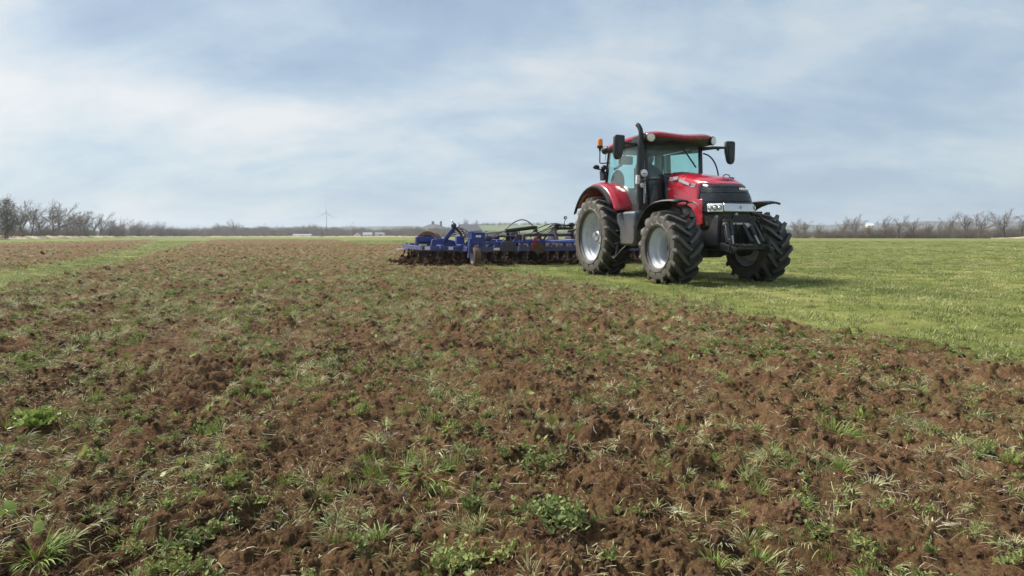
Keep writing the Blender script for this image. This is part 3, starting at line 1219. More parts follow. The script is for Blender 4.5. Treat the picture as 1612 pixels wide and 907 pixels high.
# lamps in the roof corners
for s in (-1, 1):
    for x, y, z, dx, dy in ((1.67, .735, 2.935, 1, .35), (-.36, .72, 2.95, -1, .2)):
        b = MB()
        d = Vector((dx, s * dy, -.10)).normalized()
        c = Vector((x, s * y, z))
        b.tube([c - d * .10, c + d * .05, c + d * .07], [.075, .098, .09], 18)
        h = b.build('work_light', M['black'], trac)
        b = MB()
        b.tube([c + d * .072, c + d * .078, c + d * .083], [.080, .074, .03], 18)
        b.build('lamp_lens', M['lens'], h)
for s in (-1, 1):
    b = MB()
    b.prism([(1.02, 2.92), (1.10, 3.035), (1.50, 3.05), (1.60, 3.01), (1.63, 2.94), (1.58, 2.86), (1.10, 2.86)], s * .60, s * .845)
    b.build('lamp_housing', M['black'], trac, bevel=.04)
# wiper
b = MB()
b.tube([(1.52, .10, 2.83), (1.535, .28, 2.62), (1.535, .42, 2.45)], .011, 6)
b.bar((1.535, .12, 2.80), (1.545, .47, 2.38), .016, .03)
b.build('wiper', M['black'], trac)
# exhaust stack on the right front pillar
b = MB()
b.lathe([(1.50, .070), (1.95, .072), (2.0, .080), (2.86, .080), (2.90, .074), (2.905, .055)], (1.50, -.86, 0), axis='z', n=22)
b.tube([(1.50, -.86, 2.88), (1.50, -.86, 3.04), (1.485, -.865, 3.12), (1.44, -.88, 3.20), (1.40, -.895, 3.235)], [.050, .050, .049, .048, .046], 16)
b.box((1.50, -.84, 1.52), (.26, .24, .14))
b.bar((1.47, -.70, 2.55), (1.49, -.82, 2.55), .05, .05)
ex = b.build('exhaust_stack', M['black'], trac)
# lamp bracket in front of the stack
b = MB()
b.bar((1.52, -.90, 2.05), (1.86, -.90, 2.06), .05, .05)
b.bar((1.62, -.90, 1.95), (1.62, -.90, 2.24), .04, .04)
b.bar((1.66, -.88, 2.06), (2.06, -.72, 2.08), .05, .04)
br = b.build('lamp_bracket', M['black'], trac, bevel=.006)
for (x, y, z, r1) in ((1.70, -.90, 2.20, .078), (1.68, -.93, 1.955, .052)):
    b = MB()
    b.lathe([(x - .05, r1 * .7), (x, r1 * 1.1), (x + .03, r1 * 1.1)], (0, y, z), axis='x', n=18)
    h = b.build('work_light', M['black'], trac)
    b = MB()
    b.lathe([(x + .031, r1), (x + .037, r1 * .9), (x + .041, .001)], (0, y, z), axis='x', n=18)
    b.build('lamp_lens', M['lens'], h)
    b = MB()
    b.box((x + .040, y, z - r1 * .15), (.010, r1 * 1.1, r1 * .25))
    b.build('bulb', M['lensdark'], h)
b = MB()
b.box((1.64, -1.00, 2.07), (.06, .075, .185))
h = b.build('indicator', M['lens'], trac, bevel=.012)
# mirrors
for s in (-1, 1):
    b = MB()
    if s > 0:
        b.tube([(1.40, .70, 2.80), (1.46, .95, 2.83), (1.49, 1.30, 2.845)], [.042, .036, .024], 10)
        b.bar((1.475, 1.05, 2.80), (1.475, 1.09, 2.80), .04, .05)
    else:
        b.tube([(1.40, -.70, 2.80), (1.46, -.95, 2.82), (1.49, -1.30, 2.835)], [.03, .026, .022], 10)
    arm = b.build('mirror_arm', M['black'], trac)
    b = MB()
    ol = [(-.115, .22), (-.10, .245), (.09, .25), (.125, .215), (.125, -.16), (.10, -.235), (.05, -.255), (-.01, -.245), (-.055, -.19), (-.115, .02)]
    c = (1.49, s * 1.36, 2.74)
    fr = [(s * a + c[1], z + c[2]) for a, z in ol]
    b.prism(fr, c[0] - .05, c[0] + .045, axis='x')
    mi = b.build('mirror', M['black'], trac, bevel=.03)
    b = MB()
    b.prism([(s * a * .82 + c[1], z * .85 + c[2]) for a, z in ol], c[0] - .056, c[0] - .052, axis='x')
    b.build('mirror_glass', M['chrome'], mi)
    b = MB()
    b.prism([(s * a * .55 + c[1], z * .62 + c[2] - .01) for a, z in ol], c[0] + .044, c[0] + .056, axis='x')
    b.build('housing_rib', M['gloss_black'], mi, bevel=.006)
# grab rail on the left side
b = MB()
b.tube(crv([(1.44, .72, 2.70), (1.46, .84, 2.66), (1.49, .95, 2.55), (1.52, 1.03, 2.36), (1.53, 1.07, 2.1), (1.5, 1.05, 1.8), (1.45, .85, 1.6)], 4), .017, 8)
b.build('grab_rail', M['black'], trac)
# beacon on its arm, right rear
b = MB()
b.tube([(-.12, -.74, 2.62), (-.12, -.98, 2.60), (-.12, -1.0, 2.62), (-.12, -1.0, 2.90)], .014, 8)
b.lathe([(2.88, .02), (2.94, .03), (2.95, .065), (3.0, .07), (3.005, .001)], (-.12, -1.0, 0), axis='z', n=18)
ba = b.build('beacon_arm', M['black'], trac)
b = MB()
b.lathe([(3.0, .066), (3.12, .064), (3.155, .05), (3.17, .02), (3.172, .001)], (-.12, -1.0, 0), axis='z', n=18)
b.build('beacon', M['amber'], trac)
b = MB()
b.tube([(-.20, -.80, 2.86), (-.16, -.83, 2.75), (-.12, -.87, 2.66)], .007, 6)
b.build('beacon_cable', M['hose'], trac)
# rear lamp cluster above the right fender
b = MB()
b.ball((-.30, -1.0, 2.53), (.05, .085, .055), 14, 8)
b.tube([(-.30, -.97, 2.49), (-.27, -.87, 2.47), (-.25, -.80, 2.47)], .02, 8)
b.ball((-.22, -.84, 2.52), (.07, .07, .06), 12, 8)
b.prism([(-.34, 2.44), (-.26, 2.46), (-.12, 2.34), (-.10, 2.24), (-.30, 2.22)], -.90, -.80)
b.build('rear_lamp', M['black'], trac, bevel=.01)

# ---- rear fenders
for s in (-1, 1):
    cx, cz = .02, .92
    R1 = 1.20
    sec = []
    pts = arc(cx, cz, R1, 27, 146, 28)
    b = MB()
    vs, fs = [], []
    ys = [.70, .76, .92, 1.08, 1.18, 1.21]
    dz = [-.02, .012, .02, .01, -.02, -.05]
    for (x, z) in pts:
        d = Vector((x - cx, z - cz)).normalized()
        # the front foot of the fender narrows towards the tank
        for y, dd in zip(ys, dz):
            vs.append((x + d.x * dd, s * y, z + d.y * dd))
    m_ = len(ys)
    for i in range(len(pts) - 1):
        for j in range(m_ - 1):
            fs.append([i * m_ + j, i * m_ + j + 1, (i + 1) * m_ + j + 1, (i + 1) * m_ + j])
    # inner cheek
    o_ = len(vs)
    pin = arc(cx, cz, R1 - .40, 27, 146, 28)
    for (x, z) in pin:
        vs.append((x, s * .70, z))
    for i in range(len(pts) - 1):
        fs.append([i * m_, (i + 1) * m_, o_ + i + 1, o_ + i])
    b.add(vs, fs)
    fe = b.build('rear_fender', M['red'], trac, smooth=50, solid=.02)
    b = MB()
    pts = arc(cx, cz, R1, 36, 152, 26)
    vs, fs = [], []
    ys2 = [1.195, 1.21, 1.24, 1.262, 1.268]
    dz2 = [-.050, -.052, -.06, -.07, -.12]
    for (x, z) in pts:
        d = Vector((x - cx, z - cz)).normalized()
        for y, dd in zip(ys2, dz2):
            vs.append((x + d.x * dd, s * y, z + d.y * dd))
    m_ = len(ys2)
    for i in range(len(pts) - 1):
        for j in range(m_ - 1):
            fs.append([i * m_ + j, i * m_ + j + 1, (i + 1) * m_ + j + 1, (i + 1) * m_ + j])
    b.add(vs, fs)
    b.build('fender_extension', M['black'], trac, smooth=50, solid=.02)
# ---- front fenders
for s in (-1, 1):
    cx, cz = WB, .70
    prof = arc(cx, cz, .86, 158, 98, 14) + [(WB + .05, 1.575), (WB + .28, 1.57), (WB + .46, 1.535)]
    b = MB()
    vs, fs = [], []
    ys2 = [.78, .80, .95, 1.12, 1.25, 1.29]
    dz2 = [-.03, 0, .012, .012, 0, -.03]
    for i, (x, z) in enumerate(prof):
        d = Vector((x - cx, z - cz)).normalized()
        k = 1.0 if i < 14 else 1 - .18 * (i - 14)
        for y, dd in zip(ys2, dz2):
            yy = 1.03 + (y - 1.03) * k
            vs.append((x + d.x * dd, s * yy, z + d.y * dd))
    m_ = len(ys2)
    for i in range(len(prof) - 1):
        for j in range(m_ - 1):
            fs.append([i * m_ + j, i * m_ + j + 1, (i + 1) * m_ + j + 1, (i + 1) * m_ + j])
    b.add(vs, fs)
    ff = b.build('front_fender', M['black'], trac, smooth=50, solid=.018)
    b = MB()
    b.tube([(WB - .05, s * .60, 1.1), (WB - .08, s * .74, 1.45), (WB - .06, s * 1.0, 1.55)], .025, 8)
    b.build('fender_bracket', M['chassis'], ff)

# ---- front linkage
b = MB()
b.box((3.56, 0, 1.12), (.10, .66, .20))
b.box((3.52, -.30, .95), (.16, .10, .50))
b.box((3.52, .30, .95), (.16, .10, .50))
b.box((3.58, 0, 1.24), (.06, .30, .10))
for s in (-1, 1):
    b.bar((3.60, s * .30, 1.10), (3.78, s * .36, .78), .07, .12)
    b.box((3.62, s * .22, 1.02), (.08, .05, .34))
    b.ball((3.60, s * .30, 1.10), .07)
b.build('front_linkage_frame', M['chassis'], trac, bevel=.012)
for s in (-1, 1):
    b = MB()
    b.bar((3.45, s * .33, .74), (3.95, s * .40, .66), .06, .13)
    b.lathe([(-.045, .055), (.045, .055), (.045, .02)], (3.95, s * .40, .66), n=16)
    b.bar((3.90, s * .40, .68), (3.90, s * .43, .86), .05, .06)
    b.build('lower_link', M['chassis'], trac, bevel=.008)
    b = MB()
    b.tube([(3.60, s * .20, 1.16), (3.72, s * .25, .92)], .042, 12)
    b.tube([(3.72, s * .25, .92), (3.80, s * .29, .76)], .024, 10, mi=1)
    b.build('lift_cylinder', [M['chassis'], M['steel']], trac)
b = MB()
b.bar((3.84, -.36, .70), (3.84, .36, .70), .06, .07)
b.box((3.86, -.05, .74), (.05, .34, .05))
b.bar((3.90, -.14, .74), (3.90, .16, .74), .04, .04)
for k in (-.26, -.12, .02, .14, .27):
    b.ball((3.87, k, .745), .028, 8, 6)
b.build('link_crossbar', M['chassis'], trac, bevel=.006)
b = MB()
b.tube([(3.60, .05, 1.15), (3.74, .07, .95), (3.82, .10, .80)], .035, 10)
b.tube([(3.55, .18, 1.28), (3.63, .20, 1.12), (3.62, .26, .98), (3.56, .28, .86)], .016, 8)
b.tube([(3.55, -.10, 1.26), (3.66, -.12, 1.10), (3.64, -.05, .90), (3.57, .0, .80)], .014, 8)
b.tube([(3.55, .30, 1.30), (3.66, .36, 1.30), (3.70, .42, 1.22), (3.60, .44, 1.08)], .022, 8)
b.tube([(3.52, .34, 1.20), (3.64, .40, 1.16), (3.66, .44, 1.02)], .02, 8)
b.build('top_link', M['hose'], trac)
b = MB()
b.box((3.62, .0, 1.13), (.05, .42, .035))
b.ball((3.63, .14, 1.09), .05, 10, 8)
b.ball((3.63, .21, 1.10), .042, 10, 8)
b.ball((3.60, -.08, 1.30), .035, 10, 8)
b.build('hydraulic_couplers', M['steel'], trac, bevel=.006)
b = MB()
b.tube([(3.2, -.20, .62), (3.35, -.18, .56), (3.5, -.08, .56), (3.52, 0, .60)], .014, 6)
b.build('tow_hook', M['chassis'], trac)
# rear linkage and drawbar
b = MB()
for s in (-1, 1):
    b.bar((-.6, s * .35, .70), (-1.45, s * .42, .62), .06, .10)
    b.tube([(-.7, s * .38, 1.45), (-1.1, s * .40, .68)], .04, 10)
b.bar((-.7, 0, .55), (-1.5, 0, .50), .12, .08)
b.build('rear_linkage', M['chassis'], trac, bevel=.008)

# ---- cab interior
b = MB()
b.box((.42, 0, 1.62), (.42, .42, .40))
b.box((.45, 0, 1.86), (.52, .52, .14))
seat = b.build('driver_seat', M['seatfab'], trac, bevel=.04)
b = MB()
b.box((.16, 0, 2.20), (.14, .50, .64), (0, R_(-10), 0), taper=.85)
b.box((.08, 0, 2.60), (.09, .28, .20), (0, R_(-8), 0))
b.build('seat_backrest', M['seatfab'], seat, bevel=.05)
b = MB()
b.prism([(.05, 1.85), (.70, 1.95), (.92, 2.06), (.95, 2.0), (.70, 1.75), (.05, 1.6)], -.50, -.34)
b.box((.85, -.42, 2.20), (.05, .20, .28), (0, R_(-20), R_(20)))
b.build('armrest_console', M['grey'], trac, bevel=.025)
b = MB()
b.prism([(1.10, 1.40), (1.12, 2.02), (1.30, 2.12), (1.42, 2.10), (1.45, 1.40)], -.22, .22)
b.build('dash_console', M['grey'], trac, bevel=.05)
b = MB()
tor = []
axx = Vector((-.45, 0, 1)).normalized()
e1 = Vector((0, 1, 0))
e2 = axx.cross(e1)
cw = Vector((.98, 0, 2.14))
b.tube([cw + (e1 * math.cos(2 * PI * i / 28) + e2 * math.sin(2 * PI * i / 28)) * .20 for i in range(29)], .016, 8, cap=False)
for k in range(3):
    a = R_(90 + 120 * k)
    b.bar(cw - axx * .02, cw + (e1 * math.cos(a) + e2 * math.sin(a)) * .20, .03, .015)
b.tube([cw - axx * .03, cw - axx * .12 + Vector((.06, 0, -.16))], .03, 10)
b.build('steering_wheel', M['black'], trac)
b = MB()
b.ball((.05, -.62, 2.14), (.26, .12, .30), 18, 10)
b.build('fender_cover', M['seatfab'], trac)
b = MB()
b.box((.92, -.56, 2.30), (.10, .14, .36))
b.build('display_terminal', M['grey'], trac, bevel=.02)
b = MB()
b.tube([(.55, -.72, 2.82), (.50, -.70, 2.62), (.35, -.69, 2.52), (.05, -.70, 2.46)], .028, 8)
b.tube([(-.10, -.55, 2.40), (.0, -.56, 2.30), (.02, -.57, 2.2)], .02, 8)
b.build('grab_handle', M['grey'], trac)
b = MB()
b.bar((-.24, .62, 2.1), (-.20, .60, 2.86), .16, .10)
b.build('inner_rear_post', M['liner'], trac, bevel=.03)
b = MB()
b.box((-.16, -.30, 2.70), (.10, .36, .20))
b.build('radio_box', M['grey'], trac, bevel=.03)

# ---- driver


def skinned(name, verts, edges, radii, m, parent=None, sub=2, root=0):
    me = bpy.data.meshes.new(name)
    me.from_pydata(verts, edges, [])
    o = bpy.data.objects.new(name, me)
    C.objects.link(o)
    md = o.modifiers.new('skin', 'SKIN')
    md.use_smooth_shade = True
    for i, r in enumerate(radii):
        rr = r if hasattr(r, '__len__') else (r, r)
        me.skin_vertices[0].data[i].radius = rr
    me.skin_vertices[0].data[root].use_root = True
    s = o.modifiers.new('sub', 'SUBSURF')
    s.levels = s.render_levels = sub
    me.materials.append(m)
    if parent:
        o.parent = parent
    return o


person = empty('person', (TX, TY, 0), PSI - PI / 2)
tag(person, 'driver in dark jacket sitting at the wheel inside the tractor cab', 'person')
V_ = [(.42, 0, 2.00), (.40, 0, 2.16), (.38, 0, 2.34), (.38, 0, 2.48), (.40, 0, 2.56), (.43, 0, 2.66), (.44, 0, 2.75),
      (.38, -.20, 2.44), (.55, -.30, 2.22), (.76, -.24, 2.22), (.83, -.18, 2.235),
      (.38, .20, 2.44), (.55, .30, 2.22), (.76, .24, 2.22), (.83, .18, 2.235),
      (.48, -.10, 1.99), (.86, -.14, 1.97), (.94, -.14, 1.60), (1.04, -.14, 1.47),
      (.48, .10, 1.99), (.86, .14, 1.97), (.94, .14, 1.60), (1.04, .14, 1.47)]
E_ = [(0, 1), (1, 2), (2, 3), (3, 4), (4, 5), (5, 6), (3, 7), (7, 8), (8, 9), (9, 10), (3, 11), (11, 12), (12, 13), (13, 14),
      (0, 15), (15, 16), (16, 17), (17, 18), (0, 19), (19, 20), (20, 21), (21, 22)]
Rr_ = [(.15, .13), (.16, .13), (.18, .13), (.13, .10), .055, (.085, .095), (.065, .075), .075, .055, .042, .032, .075, .055, .042, .032, .085, .07, .05, .05, .085, .07, .05, .05]
skinned('body', V_, E_, Rr_, M['jacket'], person)
b = MB()
b.ball((.445, 0, 2.675), (.098, .078, .118), 20, 14)
b.ball((.540, 0, 2.665), (.022, .016, .024), 10, 8)
for s in (-1, 1):
    b.ball((.445, s * .08, 2.67), (.022, .012, .032), 8, 6)
b.ball((.52, 0, 2.625), (.016, .026, .008), 8, 6)
b.tube([(.40, 0, 2.52), (.42, 0, 2.62)], .055, 12)
b.build('face', M['skin'], person, smooth=60)
for s in (-1, 1):
    b = MB()
    b.ball((.527, s * .032, 2.69), (.012, .014, .009), 8, 6)
    b.build('eye', M['hair'], person, smooth=60)
b = MB()
b.ball((.425, 0, 2.72), (.104, .085, .095), 18, 12)
b.build('hair', M['hair'], person, smooth=60)
for s in (-1, 1):
    hv = [(0, 0, 0)]
    b = MB()
    p0 = Vector((.83, s * .18, 2.235))
    b.ball(p0 + Vector((.03, 0, -.005)), (.045, .035, .022), 12, 8)
    for k in range(4):
        q = p0 + Vector((.055, s * (.028 - .018 * k), .0))
        ln = (.036, .042, .040, .032)[k]
        b.tube([q, q + Vector((ln * .7, 0, -.004)), q + Vector((ln, 0, -.022)), q + Vector((ln * .7, 0, -.036))], [.009, .009, .008, .007], 8)
    q = p0 + Vector((.02, -s * .03, -.002))
    b.tube([q, q + Vector((.025, -s * .018, -.01)), q + Vector((.05, -s * .012, -.02))], [.010, .010, .008], 8)
    b.build('hand', M['skin'], person, smooth=60)

# ================================================================== DISC HARROW
har = empty('disc_harrow', (TX, TY, 0), PSI - PI / 2)
tag(har, 'wide blue disc harrow hitched behind the tractor, cutting the soil', 'disc harrow')
rngh = random.Random(5)
# draw tongue
b = MB()
b.bar((-1.5, 0, .56), (-3.0, 0, .80), .16, .20)
b.bar((-3.0, 0, .78), (-4.6, -.75, .72), .09, .085)
b.bar((-3.0, 0, .78), (-4.6, .75, .72), .09, .085)
b.box((-1.55, 0, .52), (.25, .16, .14))
b.build('drawbar', M['blue'], har, bevel=.01)
# centre frame
b = MB()
for y in (-.75, .75):
    b.bar((-4.5, y, .74), (-8.0, y, .72), .14, .16)
for x in (-5.2, -6.2, -7.0, -8.0):
    b.bar((x, -1.45, .73), (x, 1.45, .73), .12, .10)
b.bar((-4.5, -1.5, .52), (-4.5, 1.5, .52), .12, .14)
b.bar((-4.5, -1.5, .72), (-4.5, 1.5, .72), .08, .07)
for y in (-1.4, -.7, .0, .7, 1.4):
    b.box((-4.5, y, .61), (.06, .10, .16))
    b.bar((-4.48, y + .2, .68), (-4.48, y + .45, .52), .03, .04)
b.build('centre_frame', M['blue'], har, bevel=.01)
# headstock with hydraulics
b = MB()
for y in (-.30, .30):
    b.prism([(-4.3, .78), (-4.55, 1.16), (-4.75, 1.16), (-5.2, .78)], y - .03, y + .03)
b.bar((-4.65, -.34, 1.14), (-4.65, .34, 1.14), .16, .08)
b.bar((-4.62, -1.3, .93), (-4.62, 1.2, .95), .08, .07)
b.bar((-4.62, -1.3, .93), (-4.62, -1.3, .7), .09, .09)
b.bar((-4.62, 1.2, .95), (-4.62, 1.2, .7), .09, .09)
b.bar((-4.60, .55, .93), (-4.55, .85, .58), .05, .05)
b.bar((-4.60, -.55, .93), (-4.55, -.85, .58), .05, .05)
b.build('headstock', M['bluedirty'], har, bevel=.01)
b = MB()
b.tube([(-4.55, .05, 1.16), (-4.5, -.02, 1.30), (-4.5, .02, 1.42)], .012, 6)
b.lathe([(-.02, .05), (.02, .05), (.025, .02)], (-4.5, .02, 1.47), axis='x', n=16)
b.ball((-4.55, .24, 1.25), (.08, .13, .07), 10, 8)
b.ball((-4.55, -.22, 1.24), (.07, .12, .06), 10, 8)
for k in range(7):
    y0 = -.3 + .1 * k
    b.tube(crv([(-4.5, y0, 1.16), (-4.45 - .1 * rngh.random(), y0 - .12, 1.24 + .06 * rngh.random()), (-4.5, y0 - .45 - .2 * rngh.random(), 1.06 + .08 * rngh.random()), (-4.55, y0 - .8, .96)]), .013, 6)
b.tube([(-4.45, .1, 1.05), (-3.6, .15, 1.15), (-2.6, .1, 1.0), (-1.2, .1, 1.2)], .03, 6)
b.build('hose_bundle', M['hose'], har)
b = MB()
b.tube(crv([(-4.9, -.75, 1.02), (-4.8, -1.02, 1.30), (-4.7, -1.32, 1.40), (-4.7, -1.62, 1.30), (-4.7, -1.95, 1.04), (-4.72, -2.2, .94)]), .016, 6)
b.build('arched_hose', M['hose'], har)

for s in (-1, 1):
    # wing frames
    b = MB()
    b.bar((-4.5, s * 1.55, .52), (-4.5, s * 3.05, .50), .12, .14)
    b.bar((-4.5, s * 1.55, .72), (-4.5, s * 3.05, .68), .07, .065)
    b.bar((-5.0, s * 3.1, .52), (-5.0, s * 4.35, .54), .12, .15)
    b.bar((-4.5, s * 3.05, .52), (-5.0, s * 3.15, .52), .12, .14)
    b.bar((-5.0, s * 4.30, .54), (-7.9, s * 4.45, .56), .11, .13)
    b.bar((-6.3, s * 1.5, .62), (-6.3, s * 4.35, .60), .12, .14)
    b.bar((-7.4, s * 1.5, .62), (-7.4, s * 4.35, .60), .12, .14)
    for y in (1.6, 2.4, 3.1, 3.8):
        b.bar((-4.7, s * y, .58), (-7.5, s * y, .60), .10, .12)
    for y in (1.7, 2.2, 2.7):
        b.box((-4.5, s * y, .61), (.05, .10, .16))
    b.build('wing_frame', M['blue'], har, bevel=.01)
    b = MB()
    b.prism([(s * 1.62, .45), (s * 1.62, .70), (s * 1.78, .75), (s * 2.05, .74), (s * 2.12, .62), (s * 2.12, .45)], -4.44, -4.40, axis='x')
    b.box((-4.55, s * 2.0, .60), (.12, .36, .3))
    b.build('mud_plate', M['bluedirty'], har, bevel=.008)
    # folding tower over the gauge wheel
    b = MB()
    b.box((-4.60, s * 2.78, .84), (.34, .42, .34))
    b.box((-4.60, s * 2.98, .62), (.26, .10, .44))
    b.box((-4.60, s * 2.60, .64), (.26, .12, .40))
    b.bar((-4.50, s * 3.02, .74), (-4.48, s * 3.06, .26), .07, .13)
    b.box((-4.60, s * 2.95, 1.02), (.20, .12, .04))
    b.build('folding_tower', M['blue'], har, bevel=.012)
    b = MB()
    b.tube([(-4.55, s * 2.58, .98), (-4.6, s * 1.84, 1.06)], .028, 10, mi=1)
    b.tube([(-4.6, s * 1.90, 1.055), (-4.68, s * .92, 1.17)], .058, 12)
    b.box((-4.68, s * .90, 1.12), (.10, .10, .18))
    b.build('fold_cylinder', [M['hose'], M['steel']], har)
    # gauge wheel
    gw = empty('gauge_wheel', (-4.45, s * 2.86, .30), 0, har)
    b = MB()
    b.lathe([(-.10, .19), (-.115, .24), (-.105, .285), (-.06, .305), (-.05, .295), (-.03, .306), (-.01, .296), (.01, .306), (.03, .296), (.05, .306), (.06, .295), (.105, .285), (.115, .24), (.10, .19)], n=40)
    b.build('tyre', M['mudtyre'], gw)
    b = MB()
    b.lathe([(-.11, .20), (-.10, .18), (-.03, .16), (-.03, .05), (-.07, .05), (-.075, .001)], n=28)
    b.lathe([(.11, .20), (.10, .18), (.03, .16), (.03, .05), (.07, .05), (.075, .001)], n=28)
    b.build('rim', M['rim'], gw)
    # outer wing fold arm and block valves
    b = MB()
    b.prism([(s * 3.20, .60), (s * 3.26, .76), (s * 3.62, .84), (s * 3.95, .80), (s * 4.0, .60)], -5.6, -5.45, axis='x')
    b.bar((-5.5, s * 3.62, .70), (-5.3, s * 3.36, 1.08), .12, .10)
    b.bar((-5.3, s * 3.36, 1.08), (-5.2, s * 3.32, 1.22), .09, .09)
    b.box((-6.3, s * 4.05, .80), (.26, .55, .16))
    b.box((-6.2, s * 3.65, .76), (.20, .16, .20))
    b.box((-5.0, s * 3.2, .78), (.22, .24, .24))
    b.build('fold_arm', M['blue'], har, bevel=.012)
    b = MB()
    b.tube([(-5.25, s * 3.34, 1.22), (-5.15, s * 3.15, 1.0), (-5.0, s * 3.1, .76)], .04, 8)
    b.tube([(-5.2, s * 3.32, 1.18), (-5.1, s * 3.1, 1.13), (-4.8, s * 2.95, 1.02)], .016, 6)
    b.tube([(-5.2, s * 3.30, 1.20), (-5.1, s * 3.42, 1.38)], .014, 6, mi=1)
    b.ball((-5.25, s * 3.33, 1.22), .085, 10, 8)
    b.build('fold_link', [M['hose'], M['steel']], har)
    # marker board on the wing end
    b = MB()
    b.box((-5.0, s * 4.32, .62), (.10, .22, .10))
    b.build('bracket_plate', M['steel'], har, bevel=.006)
    b = MB()
    b.box((-7.6, s * 4.60, .46), (.9, .30, .03))
    b.build('end_plate', M['steel'], har, bevel=.006)
for s in (-1, 1):
    for c_, z_ in (((-5.1, s * 2.3, .80), (.30, .22, .14)), ((-5.6, s * 1.1, .86), (.24, .30, .18)), ((-5.2, s * .62, .88), (.20, .16, .22))):
        b = MB()
        b.box(c_, z_)
        b.build('valve_block', M['bluedirty'], har, bevel=.008)
    for pp, rr in (([(-5.1, s * 2.2, .82), (-5.4, s * 1.8, .90), (-5.6, s * 1.2, .88)], .035), ([(-5.3, s * 2.9, .70), (-6.0, s * 2.2, .86), (-6.3, s * 1.6, .84)], .05)):
        b = MB()
        b.tube(crv(pp), rr, 8)
        b.build('frame_tube', M['bluedirty'], har)
    b = MB()
    for k in range(6):
        y0 = .5 + .35 * k
        b.tube(crv([(-5.2, s * y0, .80), (-5.0, s * (y0 + .12), .93 + .06 * (k % 3)), (-4.85, s * (y0 + .3), .84), (-4.6, s * (y0 + .45), .74)]), .012, 6)
    for k in range(4):
        b.tube(crv([(-5.3, s * 3.34, 1.1 - .05 * k), (-5.1, s * (3.2 - .05 * k), 1.16 - .06 * k), (-4.9, s * 3.05, .98 - .06 * k), (-4.75, s * 2.95, .86)]), .012, 6)
    b.build('hydraulic_hoses', M['hose'], har)
    for k in range(7):
        y0 = 1.62 + .20 * k
        b = MB()
        b.bar((-4.52, s * y0, .68), (-4.52, s * (y0 + .09), .56), .02, .025)
        b.build('frame_brace', M['steel'], har)
    b = MB()
    b.bar((-4.70, s * 3.02, 1.03), (-4.70, s * 2.62, 1.08), .02, .02)
    b.bar((-4.70, s * 3.02, .60), (-4.70, s * 3.02, 1.04), .025, .025)
    b.build('warning_light_bar', M['steel'], har)
for x, y, z, w_, h_ in ((-4.437, -2.2, .52, .22, .07), (-4.93, -3.5, .54, .14, .09), (-4.93, -4.2, .55, .16, .10), (-4.425, -2.78, .90, .16, .06), (-4.437, 1.1, .52, .2, .07)):
    b = MB()
    b.box((x, y, z), (.006, w_, h_))
    b.build('pale_sticker', M['white'], har)
# red reflector board and rusty shield beside it
b = MB()
b.box((-4.38, -.99, .80), (.03, .14, .10))
b.box((-4.40, -1.02, .60), (.03, .18, .24))
b.build('reflector_board', M['redplate'], har)
b = MB()
b.prism([(-1.06, .44), (-1.08, .62), (-.95, .72), (-.78, .70), (-.72, .56), (-.76, .40), (-.92, .38)], -4.37, -4.34, axis='x')
b.build('mud_shield', M['rust'], har)
b = MB()
b.lathe([(-.14, .22), (-.13, .30), (-.06, .325), (.06, .325), (.13, .30), (.14, .22), (.06, .20), (-.06, .20)], (-5.9, -1.25, .80), n=36, closed=True)
b.lathe([(-.10, .22), (-.02, .18), (-.02, .001)], (-5.9, -1.25, .80), n=20)
b.build('transport_tyre', M['hose'], har)
b = MB()
b.lathe([(-.14, .22), (-.13, .30), (-.06, .325), (.06, .325), (.13, .30), (.14, .22), (.06, .20), (-.06, .20)], (-5.9, 1.25, .80), n=36, closed=True)
b.build('transport_tyre', M['hose'], har)
# two rows of discs, each disc with its arm
dsc = MB()
dn = 20
ring0 = []
pf = [(.0, .05), (.03, .05), (.035, .14), (.01, .23), (-.028, .285), (-.034, .285), (-.005, .22), (.02, .12), (.0, .05)]
dsc.lathe(pf, n=dn)
d0 = None
arm0 = None
for row, (x, yaw) in enumerate(((-5.35, 17), (-6.65, -17))):
    for k in range(25):
        y = -4.2 + 8.4 * k / 24 + (.12 if row else 0)
        if d0 is None:
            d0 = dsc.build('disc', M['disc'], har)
            o = d0
            m = MB()
            m.bar((-.05, .06, .0), (.16, .07, .24), .03, .05)
            m.bar((.16, .07, .24), (.05, .05, .40), .03, .05)
            m.ball((0, .04, 0), .055, 10, 8)
            arm0 = m.build('disc_arm', M['bluedirty'], d0)
        else:
            o = d0.copy()
            C.objects.link(o)
            a = arm0.copy()
            C.objects.link(a)
            a.parent = o
        o.parent = har
        o.location = (x, y, .215)
        o.rotation_euler = (R_(8), 0, R_(yaw))
        o.scale = (.88, .88, .88)
# packer roller behind: rings on a shaft
pk = MB()
pk.tube([(-8.3, -4.3, .34), (-8.3, 4.3, .34)], .05, 10)
pk.bar((-8.3, -4.42, .34), (-7.5, -4.42, .62), .05, .10)
pk.bar((-8.3, 4.42, .34), (-7.5, 4.42, .62), .05, .10)
pr = pk.build('packer_roller', M['rust'], har)
r0 = None
for k in range(44):
    y = -4.2 + 8.4 * k / 43
    if r0 is None:
        m = MB()
        m.lathe([(-.04, .26), (-.03, .325), (.03, .325), (.04, .26), (.0, .25)], n=32, closed=True)
        for q in range(4):
            a = PI / 2 * q
            m.bar((.04 * math.cos(a), 0, .04 * math.sin(a)), (.26 * math.cos(a), 0, .26 * math.sin(a)), .03, .03)
        r0 = m.build('packer_ring', M['rust'], pr)
        o = r0
    else:
        o = r0.copy()
        C.objects.link(o)
    o.parent = pr
    o.location = (-8.3, y, .34)
